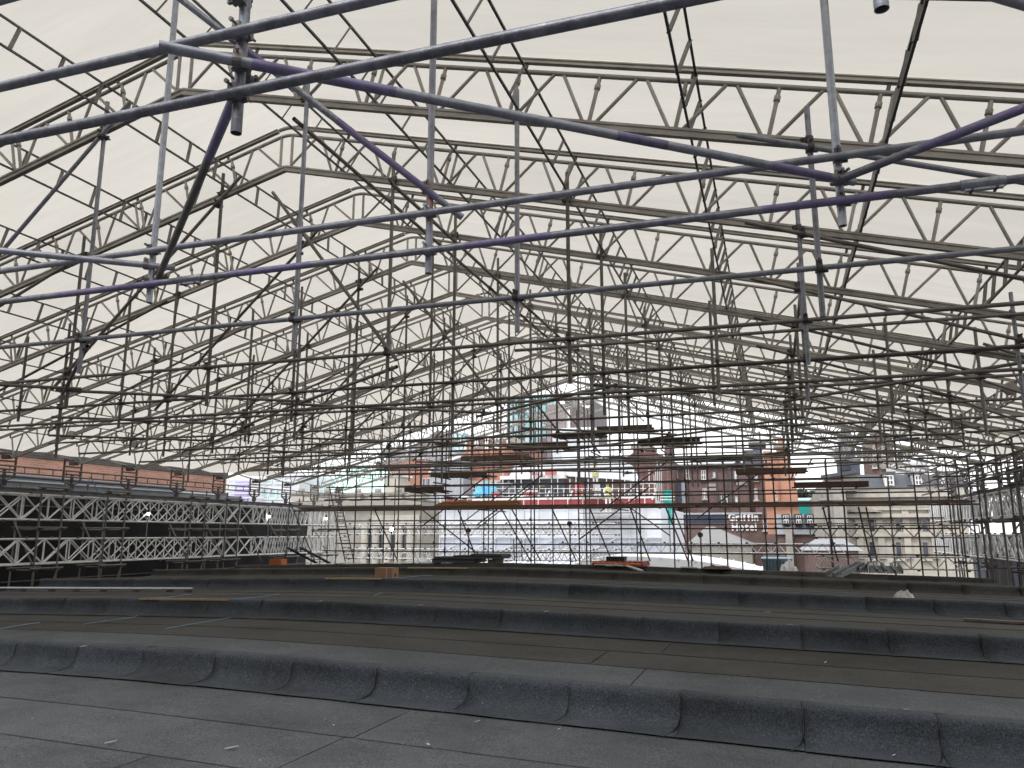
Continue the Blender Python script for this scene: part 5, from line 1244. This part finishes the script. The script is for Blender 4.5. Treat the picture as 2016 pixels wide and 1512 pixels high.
cords = [([(-20, 1243), (30, 1234), (55, 1230), (78, 1227)], 'blue cord lying on the roof at the left edge'), ([(165, 1230), (205, 1224), (262, 1217), (270, 1213)], 'blue cord on the roof ending left of the yellow line'), ([(325, 1239), (400, 1226), (455, 1217)], 'blue cord on the roof below the right end of the yellow line'), ([(290, 1183), (330, 1177), (375, 1171)], 'pale cord running from the yellow line up to the pole end'), ([(458, 1184), (505, 1177), (550, 1171)], 'pale cord running right from the nearest yellow line'), ([(735, 1174), (752, 1168)], 'short pale cord on the roof under the cardboard box'), ([(758, 1144), (790, 1138), (850, 1133)], 'pale cord running right from the line beside the cardboard box')]
for pts, lab in cords:
    P_ = [onroof(x, y, .008) for x, y in pts]; Q = []
    for i in range(len(P_)-1):
        for k in range(6): q = P_[i].lerp(P_[i+1], k/6); Q.append(Vector((q.x, q.y, roofZ(q.x, q.y)+.008)))
    Q.append(P_[-1]); o = sweep('cord', Q, .005, 'bluecord', None, 5); tag(o, lab, 'cord', 'cords lying on the roof')
# dark insulation boards stacked at the far edge
p = onroof(850, 1114); q = onroof(986, 1112); W_ = q.x-p.x; yb = p.y
t = thing('board_stack', 'stack of black roofing boards at the far edge of the roof', 'boards', (p.x, yb, p.z))
z = p.z+.02
for i, (x0, x1, hh) in enumerate(((0, .62, .06), (.0, .63, .055), (.02, .98, .05), (.30, 1.0, .045), (.55, .99, .05))):
    box('board', p.x+W_*x0, p.x+W_*x1, yb+.02*i, yb+.9, z, z+hh-.004, 'rubber' if i % 2 else 'slate_d', t); z += hh*(.62 if i > 1 else .8)+.012
box('bearer', p.x+.05, p.x+.15, yb-.02, yb+.8, p.z, p.z+.02, 'board', t); box('bearer', p.x+W_*.8, p.x+W_*.9, yb+.1, yb+.8, p.z, p.z+.02+.1, 'board', t)
# red barrier lying flat with a black case on it
p = onroof(1166, 1113); q = onroof(1268, 1117)
t = thing('fallen_barrier', 'red plastic barrier lying flat at the far edge of the roof', 'barrier', tuple(p))
for dy, dz in ((0, .05), (.55, .05), (.9, .05)): tube('rail', Vector((p.x, p.y+dy, p.z+dz)), Vector((q.x, p.y+dy, q.z+dz)), 'redbar' if dy else 'orange', t, .04, 10, False)
for i in range(9): x = p.x+(q.x-p.x)*(i+.3)/9; box('slat', x, x+.09, p.y-.02, p.y+.95, p.z+.055, p.z+.095, 'red', t)
for x in (p.x, q.x-.06): box('foot', x, x+.06, p.y-.05, p.y+1.0, p.z-.03, p.z+.05, 'red', t)
xa, xb = atY(1195, 1103, p.y+.4).x, atY(1230, 1103, p.y+.4).x
o = thing('black_case', 'black case resting on the red barrier', 'case', (xa, p.y+.3, p.z+.097)); box('body', xa, xb, p.y+.3, p.y+.7, p.z+.097, p.z+.18, 'rubber', o); box('lid', xa-.01, xb+.01, p.y+.29, p.y+.71, p.z+.182, p.z+.205, 'rubber', o)
# grey strips and loose boards near the edge
for i, (xa, ya, xb, yb2, m, lab) in enumerate(((1166, 1120, 1208, 1121, 'offwhite', 'pale thin strip lying left of the grey rubble'), (1232, 1122, 1264, 1125, 'offwhite', 'pale thin strip lying right of the grey rubble'), (663, 1113, 712, 1108, 'offwhite', 'white batten at the far left roof edge'), (752, 1110, 800, 1107, 'white', 'white batten behind the cardboard box'), (790, 1108, 850, 1104, 'offwhite', 'white batten leaning towards the black board stack'), (1898, 1222, 2040, 1231, 'tube', 'dark rod lying on the roof at the right edge'), (1600, 1125, 1632, 1127, 'offwhite', 'pale batten left of the channel sections'), (1340, 1121, 1372, 1122, 'offwhite', 'pale offcut lying among the far props'))):
    a, b = onroof(xa, ya, .02), onroof(xb, yb2, .02); o = bar('batten', a, b, .09, .03, m); tag(o, lab, 'batten', 'loose battens on the roof')
p = onroof(1213, 1121); crumple('rubble_heap', 'small heap of grey rubble between two pale strips', 'rubble', (p.x, p.y, p.z), .24, .14, .07, 'slate', 21)
p = onroof(822, 1107); crumple('plastic_sheet', 'crumpled white plastic sheet left of the black board stack', 'plastic sheet', (p.x, p.y+.3, p.z), .42, .3, .22, 'white', 22)
p = onroof(1410, 1122); crumple('offcut_heap', 'little heap of dark and pale offcuts at the foot of the far props', 'offcuts', (p.x, p.y, p.z), .35, .2, .09, 'board', 23)
p = onroof(1778, 1177); o = crumple('rag', 'crumpled off-white rag lying on the roof step at the right', 'rag', (p.x, p.y, p.z), .15, .10, .13, 'offwhite', 25)
p = atY(1545, 1112, 29.8); crumple('plastic_sheet', 'white plastic sheet hanging on the right end of the blue-grey container', 'plastic sheet', (p.x+.1, 29.7, p.z-.2), .28, .2, .4, 'white', 27)
rnd = random.Random(91)
for i in range(16):
    xp, yp = rnd.uniform(60, 1950), rnd.choice((rnd.uniform(1300, 1330), rnd.uniform(1400, 1495), rnd.uniform(1200, 1240)))
    p = onroof(xp, yp); a = rnd.uniform(0, 3.1)
    if p.z > roofZ(p.x, p.y)+.05: continue
    L_ = rnd.uniform(.02, .05); v = [p+Vector((math.cos(a+k*1.57)*L_*(1 if k % 2 else .35), math.sin(a+k*1.57)*L_*(1 if k % 2 else .35), .014 if k < 2 else .02)) for k in range(4)]
    o = poly_mesh('felt_scrap', v+[q-Vector((0, 0, .006)) for q in v], [(0, 1, 2, 3), (7, 6, 5, 4), (0, 1, 5, 4), (1, 2, 6, 5), (2, 3, 7, 6), (3, 0, 4, 7)], 'offwhite', None); tag(o, 'tiny pale scrap lying on the dark roof felt', 'scrap', 'pale scraps scattered on the roof')
# channel sections leaning in a row on the far kerb
def channel(label, p, L, w, rz, rx, m='offwhite'):
    t = thing('channel_section', label, 'channel', tuple(p), 'channel sections on the far roof edge')
    prof = [(-w/2, .09), (-w/2, 0), (-w/6, .012), (0, 0), (w/6, .012), (w/2, 0), (w/2, .09)]
    v = []; f = []
    for y in (0, L):
        for (x, z) in prof: v.append((x, y, z))
        for (x, z) in reversed(prof): v.append((x*.93, y, z+.012))
    n = 14
    for i in range(n): f.append((i, (i+1) % n, n+(i+1) % n, n+i))
    f += [tuple(range(n)), tuple(range(n, 2*n))]
    me = bpy.data.meshes.new('channel'); me.from_pydata(v, [], f); me.materials.append(M[m]); o = link(bpy.data.objects.new('channel', me), t)
    for sx in (-1, 1):
        o2 = bpy.data.objects.new('flange', box_mesh(m)); o2.location = (sx*(w/2+.012), L/2, .095); o2.scale = (.03, L, .008); link(o2, t)
    t.rotation_euler = (rx, 0, rz)
names = ['leftmost', 'second', 'third', 'fourth', 'fifth', 'sixth', 'seventh', 'eighth', 'rightmost']
for i, (xp, yp, rz) in enumerate(((1633, 1139, -28), (1651, 1140, -30), (1669, 1136, -34), (1687, 1137, -18), (1703, 1139, 4), (1719, 1136, 3), (1737, 1140, 14), (1755, 1140, 10), (1772, 1140, 14))):
    p = onroof(xp, yp, .03); channel(f'grey-white metal channel section propped on the far edge, {names[i]} of the row', p+Vector((0, 0, .0)), .55, .165, R(rz-10), R(15), 'ledge')
# tools on a platform
pz = plats[9]
for (xp, w, h, m, lab) in ((1625, .34, .12, 'rubber', 'black sack on the platform left of the stone facade'), (1654, .2, .1, 'rubber', 'small black tool box on the platform left of the stone facade'), (1688, .24, .13, 'yellow', 'pale yellow sack at the right end of the platform')):
    x = atY(xp, 955, 26.3).x
    crumple('tool_sack', lab, 'sack', (x, 26.4, pz[3]+.04), w/2, .14, h, m, int(xp))
# lit site lamps hung on the girders
for i, (xp, yp, lab) in enumerate(((292, 1012, 'lit site lamp with a white flare on the left girder, nearest'), (530, 1017, 'lit white site lamp on the left girder, second along'), (642, 1021, 'lit white site lamp on the left girder near the far corner'))):
    p = atX(xp, yp, XL+.13); t = thing('site_lamp', lab, 'lamp', tuple(p), 'lit lamps on the left girder')
    bm = bmesh.new(); bmesh.ops.create_uvsphere(bm, u_segments=12, v_segments=8, radius=.045); me = bpy.data.meshes.new('bulb'); bm.to_mesh(me); bm.free(); me.materials.append(M['bulb']); link(bpy.data.objects.new('bulb', me), t)
    tube('holder', p+Vector((0, 0, .06)), p+Vector((0, 0, .17)), 'rubber', t, .035, 10, False); sweep('cable', [p+Vector((0, 0, .17)), p+Vector((-.05, .02, .3)), p+Vector((-.13, .05, .42))], .008, 'rubber', t, 5)
    pd_ = p+Vector((.02, 0, -.06)); tube('stand_pole', p+Vector((-.04, .03, -.1)), p+Vector((-.04, .03, -.75)), 'galv', t, .015, 8)
p = atY(771, 1042, 31.5); t = thing('site_lamp', 'round lit globe lamp in front of the pale stone windows', 'lamp', tuple(p))
bm = bmesh.new(); bmesh.ops.create_uvsphere(bm, u_segments=14, v_segments=10, radius=.085); me = bpy.data.meshes.new('globe'); bm.to_mesh(me); bm.free(); me.materials.append(M['bulb']); link(bpy.data.objects.new('globe', me), t); tube('holder', p+Vector((0, 0, -.18)), p+Vector((0, 0, -.09)), 'rubber', t, .04, 10, False); tube('pole', p+Vector((0, .0, -1.2)), p+Vector((0, 0, -.18)), 'tube', t, .02, 8)
# unlit black ball lamps on poles
for (xp, yp, lab) in ((1122, 1031, 'unlit black round site lamp on a pole in the middle of the far end'), (923, 1044, 'unlit black round site lamp on a pole left of the middle'), (1379, 1053, 'unlit black round site lamp right of the middle, before the pale hipped roof')):
    p = atY(xp, yp, 24.1); t = thing('site_lamp', lab, 'lamp', (p.x, p.y, -1.1), 'unlit site lamps on poles')
    bm = bmesh.new(); bmesh.ops.create_uvsphere(bm, u_segments=14, v_segments=10, radius=.075); me = bpy.data.meshes.new('head'); bm.to_mesh(me); bm.free(); me.materials.append(M['rubber']); o = link(bpy.data.objects.new('head', me), t); o.location = p-t.location
    tube('rim', p+Vector((0, -.05, 0)), p+Vector((0, -.07, 0)), 'coupler', t, .08, 14, False); tube('neck', p+Vector((0, 0, -.2)), p+Vector((0, 0, -.07)), 'offwhite', t, .03, 8, False); tube('pole', (p.x, p.y, LB), p+Vector((0, 0, -.2)), 'tube_far', t, .022, 8)
# orange crate, stair and hanging blue rope at the left far corner
p = atX(548, 1107, -17.4); o = thing('orange_crate', 'orange crate on the lower roof at the far left corner', 'crate', (p.x, p.y, p.z-.15))
zc = p.z-.02
for (a0, a1, b0, b1) in ((-.25, .25, -.18, -.16), (-.25, .25, .16, .18), (-.25, -.23, -.16, .16), (.23, .25, -.16, .16)): box('side', p.x+a0, p.x+a1, p.y+b0, p.y+b1, zc-.14, zc+.14, 'orange', o)
box('bottom', p.x-.23, p.x+.23, p.y-.16, p.y+.16, zc-.14, zc-.12, 'orange', o); box('stand', p.x-.2, p.x+.2, p.y-.14, p.y+.14, LB, zc-.142, 'slate_d', o)
sa, sb = atX(565, 1078, -17.6), atX(622, 1108, -17.0)
t = thing('access_stair', 'dark steel access stair beside the orange crate at the far left corner', 'stair', tuple(sb))
for dx in (0, .6): bar('stringer', sa+Vector((dx, 0, 0)), sb+Vector((dx, 0, 0)), .2, .05, 'slate_d', t)
for i in range(6): q = sa.lerp(sb, (i+.5)/6); box('tread', q.x+.03, q.x+.57, q.y-.12, q.y+.12, q.z-.02, q.z, 'slate_d', t)
pts = [atX(x, y, XL+.1) for x, y in ((170, 960), (178, 938), (184, 950), (196, 975), (203, 1010), (202, 1040))]
o = sweep('rope', pts, .012, 'bluecord', None, 6); tag(o, 'blue rope hanging from the eave ladder beam over the left girder', 'rope')
# ------------------------------------------------------------------ two workers
def person(label, px, py_head, Y, facing, top, legs, helmet, arms):
    hd = atY(px, py_head, Y); H = 1.76; b0 = Vector((hd.x, Y, hd.z-H))
    t = thing('person', label, 'person', tuple(b0))
    J = {'pel': (0, 0, .95, .15), 'bel': (0, 0, 1.12, .14), 'che': (0, .0, 1.32, .165), 'nek': (0, 0, 1.49, .06), 'hea': (0, -.01, 1.57, .085), 'top': (0, -.01, 1.68, .09)}
    E = [('pel', 'bel'), ('bel', 'che'), ('che', 'nek'), ('nek', 'hea'), ('hea', 'top')]
    for s, n in ((-1, 'l'), (1, 'r')):
        J[n+'hip'] = (.1*s, 0, .88, .10); J[n+'kne'] = (.12*s, -.03, .50, .065); J[n+'ank'] = (.13*s, .02, .09, .045); J[n+'toe'] = (.14*s, -.16, .04, .04)
        ax = arms[0 if s < 0 else 1]
        J[n+'sho'] = (.19*s, 0, 1.42, .062); J[n+'elb'] = (.27*s, ax[0], ax[1], .045); J[n+'wri'] = (.24*s, ax[2], ax[3], .032); J[n+'pal'] = (.235*s, ax[2]-.06, ax[3]-.03, .030)
        E += [('pel', n+'hip'), (n+'hip', n+'kne'), (n+'kne', n+'ank'), (n+'ank', n+'toe'), ('che', n+'sho'), (n+'sho', n+'elb'), (n+'elb', n+'wri'), (n+'wri', n+'pal')]
        for k in range(5):
            J[n+f'f{k}'] = (.235*s+(k-2)*.02, ax[2]-.11-(.03 if 0 < k < 4 else .0), ax[3]-.06, .009); E.append((n+'pal', n+f'f{k}'))
    ks = list(J); me = bpy.data.meshes.new('body'); me.from_pydata([J[k][:3] for k in ks], [(ks.index(a), ks.index(b)) for a, b in E], [])
    o = link(bpy.data.objects.new('body', me), t); mod = o.modifiers.new('skin', 'SKIN'); 
    for i, k in enumerate(ks): me.skin_vertices[0].data[i].radius = (J[k][3], J[k][3]*.85)
    me.skin_vertices[0].data[0].use_root = True
    o.modifiers.new('sub', 'SUBSURF').levels = 1; o.modifiers['sub'].render_levels = 1; me.materials.append(M[legs])
    def tor(name, zs, m):
        v = []; f = []; n = 14
        for (z, rx, ry) in zs:
            for k in range(n): a = 2*math.pi*k/n; v.append((rx*math.cos(a), ry*math.sin(a), z))
        for i in range(len(zs)-1):
            for k in range(n): f.append((i*n+k, i*n+(k+1) % n, (i+1)*n+(k+1) % n, (i+1)*n+k))
        m_ = bpy.data.meshes.new(name); m_.from_pydata(v, [], f); m_.materials.append(M[m])
        for q in m_.polygons: q.use_smooth = True
        return link(bpy.data.objects.new(name, m_), t)
    tor('hi_vis_vest', [(.86, .21, .17), (1.0, .205, .165), (1.2, .22, .17), (1.38, .235, .17), (1.46, .17, .13), (1.50, .08, .08)], top)
    tor('reflective_band', [(1.05, .222, .178), (1.10, .224, .178)], 'white')
    tor('face', [(1.50, .05, .06), (1.55, .075, .09), (1.62, .082, .098), (1.66, .08, .095)], 'skin')
    tor('nose', [(1.575, .085, .108), (1.60, .086, .104)], 'skin')
    tor('hard_hat', [(1.65, .13, .15), (1.66, .115, .135), (1.72, .105, .12), (1.76, .06, .07), (1.765, .001, .001)], helmet)
    t.rotation_euler = (0, 0, facing)
    return t, b0
t, b0 = person('person in yellow hi-vis vest and white trousers standing at the red-edged deck', 1196, 950, 46.1, R(25), 'hivis', 'white', 'stone_blue', ((-.1, 1.15, -.25, 1.05), (-.06, 1.14, -.2, .95)))
plank_deck('narrow board ledge the hi-vis worker stands on', b0.x-1.6, b0.x+1.6, 45.8, YB_-.3, b0.z-.04, 'board', 4, 0, 'board ledges on the wrapped building')
for dx in (-1.5, 0, 1.5): pass
t, b1 = person('person in pale overalls and yellow vest high on the scaffold before the white sheeted roof', 1172, 909, 46.4, R(-20), 'hivis', 'offwhite', 'rubber', ((-.12, 1.2, -.28, 1.2), (-.12, 1.18, -.3, 1.15)))
plank_deck('narrow board ledge under the upper worker', b1.x-1.1, b1.x+1.1, 46.1, 46.9, b1.z-.04, 'board', 3, 0, 'board ledges on the wrapped building')
